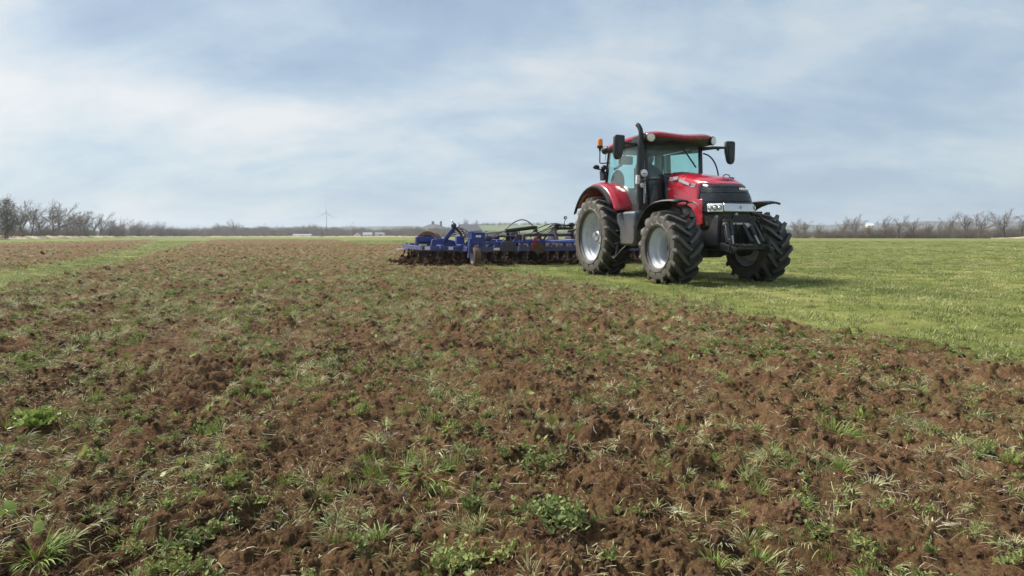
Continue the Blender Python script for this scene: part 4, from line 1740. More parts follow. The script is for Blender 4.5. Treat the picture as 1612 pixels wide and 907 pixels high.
# rear transport wheel pair seen over the right wing, brown with soil
for y in (-3.74, 3.74):
    e = empty('support_wheel', (-7.1, y, .60), R_(52 if y < 0 else -52), har)
    b = MB()
    for q in (-.10, .0, .10):
        b.lathe([(q - .035, .33), (q - .045, .40), (q - .03, .465), (q + .03, .465), (q + .045, .40), (q + .035, .33)], n=40, closed=True)
    b.lathe([(-.11, .34), (.11, .34)], n=40)
    b.build('tyre', M['ringrust'], e)
    b = MB()
    b.lathe([(-.11, .335), (-.03, .29), (-.03, .08), (-.12, .07), (-.12, .001)], n=30)
    b.lathe([(.11, .335), (.03, .30), (.03, .001)], n=30)
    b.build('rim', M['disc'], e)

# ================================================================== VEGETATION (prototypes are kept out of the scene; they are scattered)


def leaf_material(name, stops, rough=0.6, transl=0.25, rnd=0.35, patchy=0.0):
    m = bpy.data.materials.new(name)
    m.use_nodes = True
    nt = m.node_tree
    L = nt.links.new
    nt.nodes.clear()
    out = N(nt, 'ShaderNodeOutputMaterial')
    at = N(nt, 'ShaderNodeAttribute', attribute_name='v')
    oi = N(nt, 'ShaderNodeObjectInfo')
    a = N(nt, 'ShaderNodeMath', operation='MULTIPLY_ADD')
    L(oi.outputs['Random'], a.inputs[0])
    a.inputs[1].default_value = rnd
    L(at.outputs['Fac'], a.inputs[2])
    s = N(nt, 'ShaderNodeMath', operation='SUBTRACT')
    L(a.outputs[0], s.inputs[0])
    s.inputs[1].default_value = rnd / 2
    pz = N(nt, 'ShaderNodeTexNoise', i_Scale=0.55, i_Detail=5.0, i_Roughness=0.65)
    L(oi.outputs['Location'], pz.inputs['Vector'])
    pa = N(nt, 'ShaderNodeMath', operation='MULTIPLY_ADD')
    L(pz.outputs[0], pa.inputs[0])
    pa.inputs[1].default_value = patchy
    pb = N(nt, 'ShaderNodeMath', operation='SUBTRACT')
    L(s.outputs[0], pa.inputs[2])
    L(pa.outputs[0], pb.inputs[0])
    pb.inputs[1].default_value = patchy * .5
    s = pb
    rp = ramp(nt, stops)
    L(s.outputs[0], rp.inputs[0])
    d = N(nt, 'ShaderNodeBsdfPrincipled', i_Roughness=rough)
    d.inputs['Specular IOR Level'].default_value = 0.3
    L(rp.outputs[0], d.inputs['Base Color'])
    t = N(nt, 'ShaderNodeBsdfTranslucent')
    L(rp.outputs[0], t.inputs[0])
    mx = N(nt, 'ShaderNodeMixShader')
    mx.inputs[0].default_value = transl
    L(d.outputs[0], mx.inputs[1])
    L(t.outputs[0], mx.inputs[2])
    L(mx.outputs[0], out.inputs[0])
    return m


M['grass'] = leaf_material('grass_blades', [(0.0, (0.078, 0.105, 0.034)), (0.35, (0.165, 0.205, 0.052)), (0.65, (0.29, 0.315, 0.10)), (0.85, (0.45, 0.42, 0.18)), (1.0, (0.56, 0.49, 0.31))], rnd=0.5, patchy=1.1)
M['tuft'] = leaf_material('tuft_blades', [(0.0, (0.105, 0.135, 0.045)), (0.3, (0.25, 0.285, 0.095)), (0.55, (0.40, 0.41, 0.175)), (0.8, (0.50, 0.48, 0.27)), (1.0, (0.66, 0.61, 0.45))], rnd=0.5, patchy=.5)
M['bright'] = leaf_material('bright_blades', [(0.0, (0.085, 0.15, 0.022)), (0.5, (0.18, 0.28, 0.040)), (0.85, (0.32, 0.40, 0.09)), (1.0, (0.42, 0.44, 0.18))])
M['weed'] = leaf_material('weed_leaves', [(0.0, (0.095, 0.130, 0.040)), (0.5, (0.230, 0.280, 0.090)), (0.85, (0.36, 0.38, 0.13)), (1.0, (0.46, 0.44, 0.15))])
M['broad'] = leaf_material('broad_leaf', [(0.0, (0.13, 0.22, 0.045)), (0.5, (0.24, 0.33, 0.075)), (1.0, (0.36, 0.38, 0.11))], 0.45)
M['straw'] = leaf_material('dry_straw', [(0.0, (0.16, 0.09, 0.05)), (0.5, (0.30, 0.215, 0.135)), (0.85, (0.48, 0.41, 0.30)), (1.0, (0.62, 0.58, 0.50))], 0.8, 0.0)
M['root'] = leaf_material('fine_roots', [(0.0, (0.10, 0.045, 0.022)), (0.6, (0.20, 0.095, 0.05)), (1.0, (0.30, 0.17, 0.10))], 0.9, 0.0)
M['clod'] = mat('soil_clod', (0.126, 0.075, 0.042), 0.95, 0, 0.4, 3, (0.205, 0.128, 0.074), 0.35, 6, 1.0, 9, spec=0.1)


class Blades:
    def __init__(self):
        self.v, self.f, self.a = [], [], []

    def blade(self, p, az, el, ln, wd, droop, val, seg=3):
        """a tapering blade that leaves p at elevation el and droops"""
        p = Vector(p)
        d = Vector((math.cos(az) * math.cos(el), math.sin(az) * math.cos(el), math.sin(el)))
        side = Vector((-math.sin(az), math.cos(az), 0)) * wd / 2
        o = len(self.v)
        st = ln / seg
        q = p.copy()
        for i in range(seg):
            k = 1 - .35 * i / seg
            self.v += [q - side * k, q + side * k]
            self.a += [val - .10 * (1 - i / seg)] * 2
            d = d + Vector((0, 0, -droop * (i + .5)))
            d.normalize()
            q = q + d * st
        self.v.append(q)
        self.a.append(val + .10)
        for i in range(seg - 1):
            self.f.append([o + 2 * i, o + 2 * i + 1, o + 2 * i + 3, o + 2 * i + 2])
        self.f.append([o + 2 * seg - 2, o + 2 * seg - 1, o + 2 * seg])

    def leaf(self, p, az, el, ln, wd, val, cup=.2, roll=0.0):
        """oval leaf with a folded midrib"""
        d = Vector((math.cos(az) * math.cos(el), math.sin(az) * math.cos(el), math.sin(el)))
        sd = Vector((-math.sin(az), math.cos(az), 0))
        up = sd.cross(d) * -1
        sd = (sd * math.cos(roll) + up * math.sin(roll))
        up = d.cross(sd)
        o = len(self.v)
        p = Vector(p)
        prof = [(0, .10), (.22, .75), (.5, 1.0), (.78, .72), (1.0, .06)]
        for t, w in prof:
            c = p + d * ln * t - up * (-.18 * ln * t * t)
            for s in (-1, 0, 1):
                self.v.append(c + sd * s * wd / 2 * w + up * cup * wd * abs(s) * w)
                self.a.append(val + (.12 if s == 0 else 0))
        for i in range(len(prof) - 1):
            for j in range(2):
                a = o + i * 3 + j
                self.f.append([a, a + 1, a + 4, a + 3])

    def stick(self, pts, r, val):
        pts = [Vector(q) for q in pts]
        o = len(self.v)
        for i, q in enumerate(pts):
            d = (pts[min(i + 1, len(pts) - 1)] - pts[max(0, i - 1)]).normalized()
            u = d.orthogonal().normalized()
            w = d.cross(u)
            for k in range(3):
                a = 2 * PI * k / 3
                self.v.append(q + (u * math.cos(a) + w * math.sin(a)) * r)
                self.a.append(val)
        for i in range(len(pts) - 1):
            for k in range(3):
                k2 = (k + 1) % 3
                self.f.append([o + i * 3 + k, o + i * 3 + k2, o + i * 3 + 3 + k2, o + i * 3 + 3 + k])

    def mesh(self, name, m):
        me = bpy.data.meshes.new(name)
        me.from_pydata([tuple(q) for q in self.v], [], self.f)
        a = me.attributes.new('v', 'FLOAT', 'POINT')
        a.data.foreach_set('value', np.array(self.a, np.float32))
        me.materials.append(m)
        me.shade_smooth()
        return me


def tuft_mesh(name, seed, n, ln, spread, m, wd=.006, base=.05, el=(35, 85), droop=.16, v=(0.1, .8), seg=3, tilt=(0, 0)):
    r = random.Random(seed)
    B = Blades()
    for k in range(n):
        az = r.uniform(0, 2 * PI)
        rr = base * math.sqrt(r.random())
        p = (rr * math.cos(az + r.uniform(-.6, .6)), rr * math.sin(az), -.008)
        e = R_(r.uniform(*el)) - spread * rr / base * .5
        B.blade(p, az + r.uniform(-.5, .5), max(.08, e), ln * r.uniform(.45, 1.1), wd * r.uniform(.6, 1.3), droop * r.uniform(.3, 1.6), r.uniform(*v) if r.random() > .14 else r.uniform(.78, 1.0), seg)
    me = B.mesh(name, m)
    return me


def lawn_mesh(name, seed, n, half, ln, m, wd=.0055, v=(.15, .75)):
    r = random.Random(seed)
    B = Blades()
    for k in range(n):
        p = (r.gauss(0, half * .55), r.gauss(0, half * .55), -.006)
        B.blade(p, r.uniform(0, 2 * PI), R_(r.uniform(25, 80)), ln * r.uniform(.4, 1.15), wd * r.uniform(.7, 1.3), r.uniform(.05, .35), r.uniform(*v) if r.random() > .16 else r.uniform(.8, 1.0), 2)
    return B.mesh(name, m)


def weed_mesh(name, seed, stems, rad, hgt, m, lf=.016):
    """low clump of small-leaved weed (chickweed like)"""
    r = random.Random(seed)
    B = Blades()
    for k in range(stems):
        az = r.uniform(0, 2 * PI)
        L_ = rad * r.uniform(.35, 1.1)
        q = Vector((r.gauss(0, rad * .22), r.gauss(0, rad * .22), 0))
        d = Vector((math.cos(az), math.sin(az), r.uniform(.25, 1.2))).normalized()
        pts = [q.copy()]
        for i in range(5):
            d = (d + Vector((r.gauss(0, .25), r.gauss(0, .25), r.gauss(-.05, .2)))).normalized()
            q = q + d * L_ / 5
            q.z = min(max(q.z, .004), hgt)
            pts.append(q.copy())
            for s in range(r.choice((2, 2, 3))):
                B.leaf(q, r.uniform(0, 2 * PI), R_(r.uniform(-5, 65)), lf * r.uniform(.6, 1.4), lf * r.uniform(.45, .8), r.uniform(.15, .85), .2, r.uniform(-.5, .5))
        B.stick(pts, .0012, .5)
    return B.mesh(name, m)


def broad_mesh(name, seed, n, m, ln=.06, el=(5, 60)):
    r = random.Random(seed)
    B = Blades()
    for k in range(n):
        az = r.uniform(0, 2 * PI)
        p = Vector((r.gauss(0, .012), r.gauss(0, .012), .0))
        e = R_(r.uniform(*el))
        q = p + Vector((math.cos(az) * math.cos(e), math.sin(az) * math.cos(e), math.sin(e))) * ln * r.uniform(.3, .7)
        B.stick([p, q], .0016, .6)
        B.leaf(q, az + r.uniform(-.3, .3), e * r.uniform(.3, 1.2), ln * r.uniform(.6, 1.1), ln * r.uniform(.5, .85), r.uniform(.0, 1.0), .12, r.uniform(-.7, .7))
    return B.mesh(name, m)


def straw_mesh(name, seed, n, rad, ln, m, r0=.0013):
    r = random.Random(seed)
    B = Blades()
    for k in range(n):
        a = r.uniform(0, 2 * PI)
        c = Vector((r.gauss(0, rad), r.gauss(0, rad), r.uniform(.002, .02)))
        l_ = ln * r.uniform(.25, 1.1)
        e = r.gauss(.05, .28)
        d = Vector((math.cos(a) * math.cos(e), math.sin(a) * math.cos(e), math.sin(e)))
        bend = Vector((r.gauss(0, .4), r.gauss(0, .4), r.gauss(0, .3))) * l_ * .5
        B.stick([c - d * l_ / 2, c + bend * .5, c + d * l_ / 2], r0 * r.uniform(.6, 1.5), r.random())
    return B.mesh(name, m)


def clod_mesh(name, seed, m):
    bm = bmesh.new()
    bmesh.ops.create_icosphere(bm, subdivisions=4, radius=1.0)
    from mathutils import noise as mn
    off = Vector((seed * 7.1, seed * 3.3, seed * 1.7))
    for v in bm.verts:
        p = v.co.normalized()
        k = 1 + .40 * mn.noise(p * 1.3 + off) + .40 * mn.noise(p * 3.1 + off) - .40 * abs(mn.noise(p * 6.3 + off)) + .12 * mn.noise(p * 13 + off)
        v.co = Vector((p.x * k * 1.15, p.y * k, p.z * k * .72))
    me = bpy.data.meshes.new(name)
    bm.to_mesh(me)
    bm.free()
    me.materials.append(m)
    me.shade_smooth()
    return me


def proto_collection(name, meshes):
    col = bpy.data.collections.new(name)
    for i, me in enumerate(meshes):
        o = bpy.data.objects.new('%s_%02d' % (name, i), me)
        col.objects.link(o)
    return col


def scatter(name, col, nproto, pts, rots, scl, idx, label, cat):
    """one stuff object: instances of the prototypes on points"""
    me = bpy.data.meshes.new(name)
    n = len(pts)
    me.vertices.add(n)
    me.vertices.foreach_set('co', np.asarray(pts, np.float32).ravel())
    a = me.attributes.new('rot', 'FLOAT_VECTOR', 'POINT')
    a.data.foreach_set('vector', np.asarray(rots, np.float32).ravel())
    a = me.attributes.new('scl', 'FLOAT_VECTOR', 'POINT')
    a.data.foreach_set('vector', np.asarray(scl, np.float32).ravel())
    a = me.attributes.new('idx', 'INT', 'POINT')
    a.data.foreach_set('value', np.asarray(idx, np.int32))
    o = bpy.data.objects.new(name, me)
    C.objects.link(o)
    ng = bpy.data.node_groups.new(name, 'GeometryNodeTree')
    ng.interface.new_socket('Geometry', in_out='INPUT', socket_type='NodeSocketGeometry')
    ng.interface.new_socket('Geometry', in_out='OUTPUT', socket_type='NodeSocketGeometry')
    L = ng.links.new
    gi = ng.nodes.new('NodeGroupInput')
    go = ng.nodes.new('NodeGroupOutput')
    iop = ng.nodes.new('GeometryNodeInstanceOnPoints')
    ci = ng.nodes.new('GeometryNodeCollectionInfo')
    ci.inputs['Collection'].default_value = col
    ci.inputs['Separate Children'].default_value = True
    ci.inputs['Reset Children'].default_value = True
    iop.inputs['Pick Instance'].default_value = True

    def na(nm, t):
        q = ng.nodes.new('GeometryNodeInputNamedAttribute')
        q.data_type = t
        q.inputs['Name'].default_value = nm
        return q.outputs[0]
    L(gi.outputs[0], iop.inputs['Points'])
    L(ci.outputs[0], iop.inputs['Instance'])
    L(na('idx', 'INT'), iop.inputs['Instance Index'])
    e2r = ng.nodes.new('FunctionNodeEulerToRotation')
    L(na('rot', 'FLOAT_VECTOR'), e2r.inputs[0])
    L(e2r.outputs[0], iop.inputs['Rotation'])
    L(na('scl', 'FLOAT_VECTOR'), iop.inputs['Scale'])
    L(iop.outputs[0], go.inputs[0])
    md = o.modifiers.new('scatter', 'NODES')
    md.node_group = ng
    tag(o, label, cat, kind='stuff')
    return o


RG = np.random.RandomState(77)


def ring_points(density, r0, r1, a0=-56, a1=56):
    """random points, density per m2 constant within the ring"""
    area = R_(a1 - a0) / 2 * (r1 * r1 - r0 * r0)
    n = int(area * density)
    rr = np.sqrt(RG.uniform(r0 * r0, r1 * r1, n))
    aa = np.radians(RG.uniform(a0, a1, n))
    return rr * np.sin(aa), rr * np.cos(aa)


def near_machine(x, y):
    rx, ry = x - TX, y - TY
    xl = rx * HD[0] + ry * HD[1]
    yl = rx * LF[0] + ry * LF[1]
    def pad(cx, cy, hx, hy):
        return (np.abs(xl - cx) < hx) & (np.abs(yl - cy) < hy)
    return pad(0, -.985, .34, .36) | pad(0, .985, .34, .36) | pad(WB, -1, .28, .32) | pad(WB, 1, .28, .32)


def gather(rings, keep, smin, smax, nproto, tilt=0.25, zoff=0.0, flat=False):
    P, Ro, S, I = [], [], [], []
    for dens, r0, r1, k in rings:
        x, y = ring_points(dens, r0, r1)
        t = tilled(x, y)
        ok = keep(x, y, t) & ~near_machine(x, y)
        x, y, t = x[ok], y[ok], t[ok]
        n = len(x)
        z = height(x, y, t) + zoff
        P.append(np.stack([x, y, z], -1))
        Ro.append(np.stack([RG.normal(0, tilt, n), RG.normal(0, tilt, n), RG.uniform(0, 2 * PI, n)], -1))
        s = RG.uniform(smin, smax, n) * k
        S.append(np.stack([s * RG.uniform(.85, 1.2, n), s * RG.uniform(.85, 1.2, n), s * RG.uniform(.75, 1.2, n) / (k ** .55)], -1))
        I.append(RG.randint(0, nproto, n))
    return np.concatenate(P), np.concatenate(Ro), np.concatenate(S), np.concatenate(I)


def patch(x, y, f, seed, bias=0.0, gain=2.2):
    al, ac = x * HD[0] + y * HD[1], x * LF[0] + y * LF[1]
    x, y = ac * 1.25, al * .55
    v = pn(x * f, y * f, seed) + .55 * pn(x * f * 2.7, y * f * 2.7, seed + 1)
    return RG.uniform(0, 1, len(x)) < np.clip(.5 + bias + gain * v * .5, 0, 1)


# standing grass of the unturned strips
lawn = [lawn_mesh('lawn', 100 + i, 120, .17, .050, M['grass'], v=(.12 + .06 * i, .60 + .06 * i)) for i in range(5)]
colA = proto_collection('lawn', lawn)
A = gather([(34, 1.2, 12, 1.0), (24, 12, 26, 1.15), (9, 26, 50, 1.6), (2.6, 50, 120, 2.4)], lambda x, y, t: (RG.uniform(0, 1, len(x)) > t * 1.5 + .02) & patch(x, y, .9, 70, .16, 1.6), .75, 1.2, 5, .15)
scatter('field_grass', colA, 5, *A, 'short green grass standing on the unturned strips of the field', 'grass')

# tufts lying and standing in the turned soil
tm = []
for i in range(4):
    tm.append(tuft_mesh('soil_tuft', 200 + i, 60, .095, 1.0, M['tuft'], .0036, .040, (25, 80), .20, (.12, .75)))
for i in range(3):
    tm.append(tuft_mesh('soil_tuft', 210 + i, 44, .095, 1.6, M['tuft'], .0034, .05, (5, 45), .16, (.3, .9)))
for i in range(2):
    tm.append(tuft_mesh('soil_tuft', 220 + i, 64, .075, .8, M['bright'], .0040, .040, (40, 85), .14, (.1, .8)))
for i in range(3):
    tm.append(tuft_mesh('soil_tuft', 230 + i, 18, .08, 1.4, M['tuft'], .0034, .05, (5, 60), .14, (.35, .95)))
colB = proto_collection('soil_tuft', tm)
NT = len(tm)
keepB = lambda x, y, t: (t > .25) & patch(x, y, 1.6, 40, -.06, 3.0)
Bp = gather([(230, 1.2, 6, .62), (210, 6, 14, .82), (88, 14, 28, .95), (20, 28, 55, 1.2), (2.6, 55, 160, 1.7)], keepB, .40, 1.15, NT, .5)
scatter('uprooted_grass', colB, NT, *Bp, 'uprooted grass tufts lying all over the turned soil', 'grass')

# small weeds
wm = [weed_mesh('weed', 300 + i, 16, .075, .055, M['weed'], .015) for i in range(3)] + [weed_mesh('weed', 310 + i, 7, .06, .035, M['weed'], .017) for i in range(3)]
colW = proto_collection('weed', wm)
Wp = gather([(95, 1.2, 6, .66), (60, 6, 16, .9)], lambda x, y, t: (t > .3) & patch(x, y, 1.1, 50, -.22, 2.0), .5, 1.15, 6, .3, .002)
scatter('weeds', colW, 6, *Wp, 'small leaved weeds scattered in the turned soil', 'weeds')
bm_ = [broad_mesh('broad', 330 + i, (1, 2, 3, 4)[i], M['broad'], .05) for i in range(4)]
colX = proto_collection('broad', bm_)
Xp = gather([(2.6, 2.0, 7, .9)], lambda x, y, t: (t > .4) & patch(x, y, .7, 55, -.1, 2), .45, 1.1, 4, .5, .006)
X2 = gather([(16, 2.0, 3.6, .8)], lambda x, y, t: (t > .4) & (x < -.50 * y), .5, 1.1, 4, .5, .008)
Xp = tuple(np.concatenate([a, b_]) for a, b_ in zip(Xp, X2))
scatter('broad_leaves', colX, 4, *Xp, 'single broad yellow green leaves poking out of the soil', 'leaves')

def loose_mesh(name, seed, n, rad, ln, m):
    r = random.Random(seed)
    B = Blades()
    for k in range(n):
        B.blade((r.gauss(0, rad), r.gauss(0, rad), r.uniform(0, .012)), r.uniform(0, 2 * PI), R_(r.uniform(-5, 40)), ln * r.uniform(.35, 1.1), .0030 * r.uniform(.6, 1.3), r.uniform(0, .3), r.uniform(.1, .8), 3)
    return B.mesh(name, m)


lm = [loose_mesh('loose', 350 + i, 18, .06, .05, M['tuft']) for i in range(4)]
colL = proto_collection('loose', lm)
Lp = gather([(110, 1.2, 6, .8), (140, 6, 14, .9), (50, 14, 28, 1.1)], lambda x, y, t: (t > .25) & patch(x, y, 1.2, 45, -.02, 2.0), .6, 1.2, 4, .3, .004)
scatter('loose_grass', colL, 4, *Lp, 'loose torn grass blades strewn over the turned soil', 'grass')

# straw, stalks and roots
sm_ = [straw_mesh('straw', 400 + i, 9, .05, .065, M['straw'], .0008) for i in range(3)] + [straw_mesh('straw', 410 + i, 26, .045, .06, M['root'], .0006) for i in range(4)]
colS = proto_collection('straw', sm_)
Sp = gather([(190, 1.2, 5.5, .8), (110, 5.5, 12, 1.0), (30, 12, 24, 1.4)], lambda x, y, t: t > .3, .4, 1.2, 7, .35, .006)
scatter('straw_litter', colS, 7, *Sp, 'dry straw and pale roots lying loose on the soil', 'straw')

# loose clods
cm = [clod_mesh('clod', i + 1, M['clod']) for i in range(6)]
colC = proto_collection('clod', cm)
Cp = gather([(900, 1.2, 5, .70), (340, 5, 12, 1.0), (60, 12, 30, 1.5), (6, 30, 70, 2.4)], lambda x, y, t: (t > .02) & (RG.uniform(0, 1, len(x)) < t + .25) & patch(x, y, 1.4, 60, -.05, 1.5), .006, .024, 6, .5, -.003)
big = RG.uniform(0, 1, len(Cp[0])) > .985
Cp[2][big] *= 2.1
scatter('soil_clods', colC, 6, *Cp, 'loose crumbs and clods of brown soil', 'soil')

# clods thrown up along the edge of the pass and around the harrow
n = 3400
rx = -4.75 - 4.4 * RG.uniform(0, 1, n) ** 1.6
ry = RG.uniform(-4.9, 4.9, n)
x = TX + rx * HD[0] + ry * LF[0]
y = TY + rx * HD[1] + ry * LF[1]
z = height(x, y) + RG.uniform(0, 1, n) ** 3 * .14
s = RG.uniform(.015, .075, n)
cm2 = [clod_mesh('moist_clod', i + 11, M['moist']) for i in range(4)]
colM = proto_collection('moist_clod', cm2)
scatter('thrown_soil', colM, 4, np.stack([x, y, z], -1), RG.uniform(-1, 1, (n, 3)), np.stack([s, s, s], -1), RG.randint(0, 4, n), 'soil coloured dark like shade, heaped up under the discs of the blue harrow', 'soil')

# ---- a few plants one can single out in the foreground


def plant_at(name, px, py, me, label, cat, scale=1.0, rz=0.0):
    a = (px - 806) / F_PX
    u = -(py - 453.5) / F_PX
    cp, sp = math.cos(.0853), math.sin(.0853)
    d = Vector((a, cp + u * sp, -sp + u * cp))
    t = -CAM_H / d.z
    x, y = d.x * t, d.y * t
    z = float(height(np.array([x]), np.array([y]))[0])
    o = bpy.data.objects.new(name, me)
    C.objects.link(o)
    o.location = (x, y, z)
    o.scale = (scale,) * 3
    o.rotation_euler = (0, 0, rz)
    tag(o, label, cat)
    return o


plant_at('grass_tuft', 1310, 682, tuft_mesh('grass_tuft', 501, 230, .125, 1.3, M['bright'], .0055, .10, (25, 80), .16, (.1, .75)), 'brightest green grass tuft, dense and rounded, on bare brown soil', 'grass tuft', 1.0)
plant_at('grass_tuft', 492, 755, tuft_mesh('grass_tuft', 502, 120, .10, 1.1, M['tuft'], .005, .045, (30, 85), .14, (0, .4)), 'small dark green round grass tuft standing alone on soil', 'grass tuft', .85)
plant_at('grass_tuft', 668, 752, tuft_mesh('grass_tuft', 503, 130, .13, 1.6, M['bright'], .0055, .06, (10, 60), .12, (.3, .95)), 'pale green tuft of long fanned blades, right of a dark green tuft', 'grass tuft', .95)
plant_at('grass_tuft', 1186, 890, tuft_mesh('grass_tuft', 504, 70, .19, 1.6, M['tuft'], .0048, .05, (8, 60), .10, (.3, .9)), 'sparse grass tuft with long straight blades spread like a star', 'grass tuft', .85)
plant_at('grass_tuft', 200, 838, tuft_mesh('grass_tuft', 505, 120, .13, 1.4, M['bright'], .006, .07, (20, 80), .14, (.15, .9)), 'bright grass tuft just left of the grey green weed clump', 'grass tuft', .62)
plant_at('grass_tuft', 60, 896, tuft_mesh('grass_tuft', 506, 130, .15, 1.2, M['bright'], .007, .07, (30, 85), .16, (.1, .8)), 'broad bladed bright tuft nearest the bottom left corner', 'grass tuft', .60)
plant_at('weed_clump', 718, 896, weed_mesh('weed_clump', 511, 70, .10, .10, M['weed'], .016), 'dense dark round clump of small leaved weed in front', 'weed', .9)
plant_at('weed_clump', 300, 862, weed_mesh('weed_clump', 512, 60, .11, .085, M['weed'], .014), 'grey green weed clump with fine leaves right of a bright grass tuft', 'weed', .95)
plant_at('weed_clump', 852, 735, weed_mesh('weed_clump', 513, 55, .12, .075, M['weed'], .015), 'low mat of green weed on the side of a soil lump', 'weed', 1.0)
plant_at('weed_clump', 880, 840, weed_mesh('weed_clump', 514, 60, .13, .06, M['weed'], .017), 'sprawling light green weed trailing over the soil beside a root lump', 'weed', 1.0)
plant_at('weed_clump', 55, 688, weed_mesh('weed_clump', 515, 40, .12, .05, M['broad'], .024), 'flat bright green weed rosette with rounded leaves', 'weed', 1.0)

# ================================================================== BACKGROUND
M['bark'] = mat('bark', (0.085, 0.070, 0.055), 0.9, 0, 0.3, 2.0)
M['barkgreen'] = mat('bark_mossy', (0.105, 0.095, 0.060), 0.9, 0, 0.3, 1.5)
M['twig'] = mat('twigs', (0.165, 0.120, 0.086), 0.9, 0, 0.3, 0.6)
M['twigred'] = mat('twigs_reddish', (0.20, 0.125, 0.09), 0.9, 0, 0.3, 0.5)
M['brush'] = mat('brush_twigs', (0.19, 0.145, 0.105), 0.9, 0, 0.35, 0.35)
M['brushgreen'] = mat('brush_green', (0.150, 0.125, 0.080), 0.9, 0, 0.3, 0.4)
M['ivy'] = mat('ivy_leaves', (0.20, 0.160, 0.105), 0.8, 0, 0.45, 0.7)
M['conifer'] = mat('conifer_needles', (0.022, 0.042, 0.030), 0.8, 0, 0.3, 1.0)
M['verge'] = mat('dry_verge_grass', (0.36, 0.30, 0.17), 0.95, 0, 0.3, 0.4)
M['farfield'] = mat('far_green_field', (0.105, 0.14, 0.04), 0.95, 0, 0.2, 0.01)
M['farwood'] = mat('far_wooded_ridge', (0.085, 0.085, 0.070), 0.95, 0, 0.4, 0.03)
M['whitewall'] = mat('white_wall', (0.72, 0.71, 0.67), 0.8, 0, 0.06, 0.6)
M['roofgrey'] = mat('slate_roof', (0.10, 0.10, 0.11), 0.7, 0, 0.15, 0.5)
M['roofblue'] = mat('grey_roof', (0.22, 0.24, 0.27), 0.7, 0, 0.1, 0.5)
M['barn'] = mat('barn_wall', (0.16, 0.12, 0.10), 0.8, 0, 0.2, 0.4)
M['windowdark'] = mat('dark_window', (0.03, 0.035, 0.04), 0.2)
M['turbine'] = mat('turbine_paint', (0.62, 0.64, 0.66), 0.5)
M['concrete'] = mat('silo_concrete', (0.20, 0.20, 0.20), 0.85, 0, 0.15, 0.3)


def frustum(V, F, a, b, ra, rb, n):
    d = (b - a)
    if d.length < 1e-5:
        return
    d.normalize()
    u = d.orthogonal().normalized()
    w = d.cross(u)
    o = len(V)
    for p, r in ((a, ra), (b, rb)):
        for k in range(n):
            t = 2 * PI * k / n
            V.append(p + (u * math.cos(t) + w * math.sin(t)) * r)
    for k in range(n):
        k2 = (k + 1) % n
        F.append((o + k, o + k2, o + n + k2, o + n + k))


def gen_tree(seed, H, lean, spread=1.0, dens=1.0, multi=1, start=.22):
    """bare tree: (trunk V,F), (crown V,F). lean: wind bias along +x"""
    r = random.Random(seed)
    TV, TF, CV, CF = [], [], [], []
    SEG = (6, 6, 5, 3)
    JIT = (.06, .13, .17, .20)
    WIND = (.03, .10, .17, .24)
    NS = (7, 5, 3, 3)

    def grow(p, d, L, r0, lvl):
        segs = SEG[lvl]
        V, F = (TV, TF) if lvl < 1 else (CV, CF)
        rend = r0 * (.55, .30, .4, .6)[lvl]
        q, dd = p.copy(), d.copy()
        for i in range(segs):
            j = JIT[lvl]
            dd = (dd + Vector((r.gauss(0, j) + lean * WIND[lvl], r.gauss(0, j), r.gauss(0, j * .6) + (.02, .07, .06, .04)[lvl]))).normalized()
            q2 = q + dd * L / segs
            f0, f1 = i / segs, (i + 1) / segs
            frustum(V, F, q, q2, r0 + (rend - r0) * f0, r0 + (rend - r0) * f1, NS[lvl])
            q = q2
            if lvl < 3 and (lvl > 0 or f1 > .42) and f1 > (0, .15, .15)[lvl]:
                nb = (2.6, 2.1, 1.9)[lvl] * dens
                nb = int(nb) + (1 if r.random() < nb - int(nb) else 0)
                if i == segs - 1:
                    nb += (2, 1, 1)[lvl]
                for _ in range(nb):
                    az = r.uniform(0, 2 * PI)
                    u = dd.orthogonal().normalized()
                    w = dd.cross(u)
                    s = (u * math.cos(az) + w * math.sin(az))
                    an = R_(r.uniform(26, 52)) * (spread if lvl == 0 else 1.0)
                    d2 = (dd * math.cos(an) + s * math.sin(an)).normalized()
                    if d2.z < .05 and lvl < 2:
                        d2.z = abs(d2.z) + .1
                    if lvl == 0:
                        L2 = H * r.uniform(.42, .62)
                    else:
                        L2 = L * (.42, .42, .45)[lvl] * r.uniform(.6, 1.15) * (1.25 - .6 * f1)
                    rb = (r0 + (rend - r0) * f1) * r.uniform(.45, .65)
                    grow(q.copy(), d2, L2, max((.05, .028, .018)[lvl], rb), lvl + 1)
    for m in range(multi):
        grow(Vector((r.gauss(0, .25) * (multi > 1), r.gauss(0, .25) * (multi > 1), -.1)), Vector((lean * .2 + r.gauss(0, .06) * multi, r.gauss(0, .06) * multi, 1)).normalized(), H * (start + .18), H * .026 / math.sqrt(multi), 0)
    zs = np.sort([v.z for v in CV])
    k = H / zs[int(len(zs) * .995)]
    for Vv in (TV, CV):
        for v in Vv:
            v *= k
    return (TV, TF), (CV, CF)


def mesh_of(name, V, F, m):
    me = bpy.data.meshes.new(name)
    me.from_pydata([tuple(v) for v in V], [], F)
    me.materials.append(m)
    me.shade_smooth()
    return me


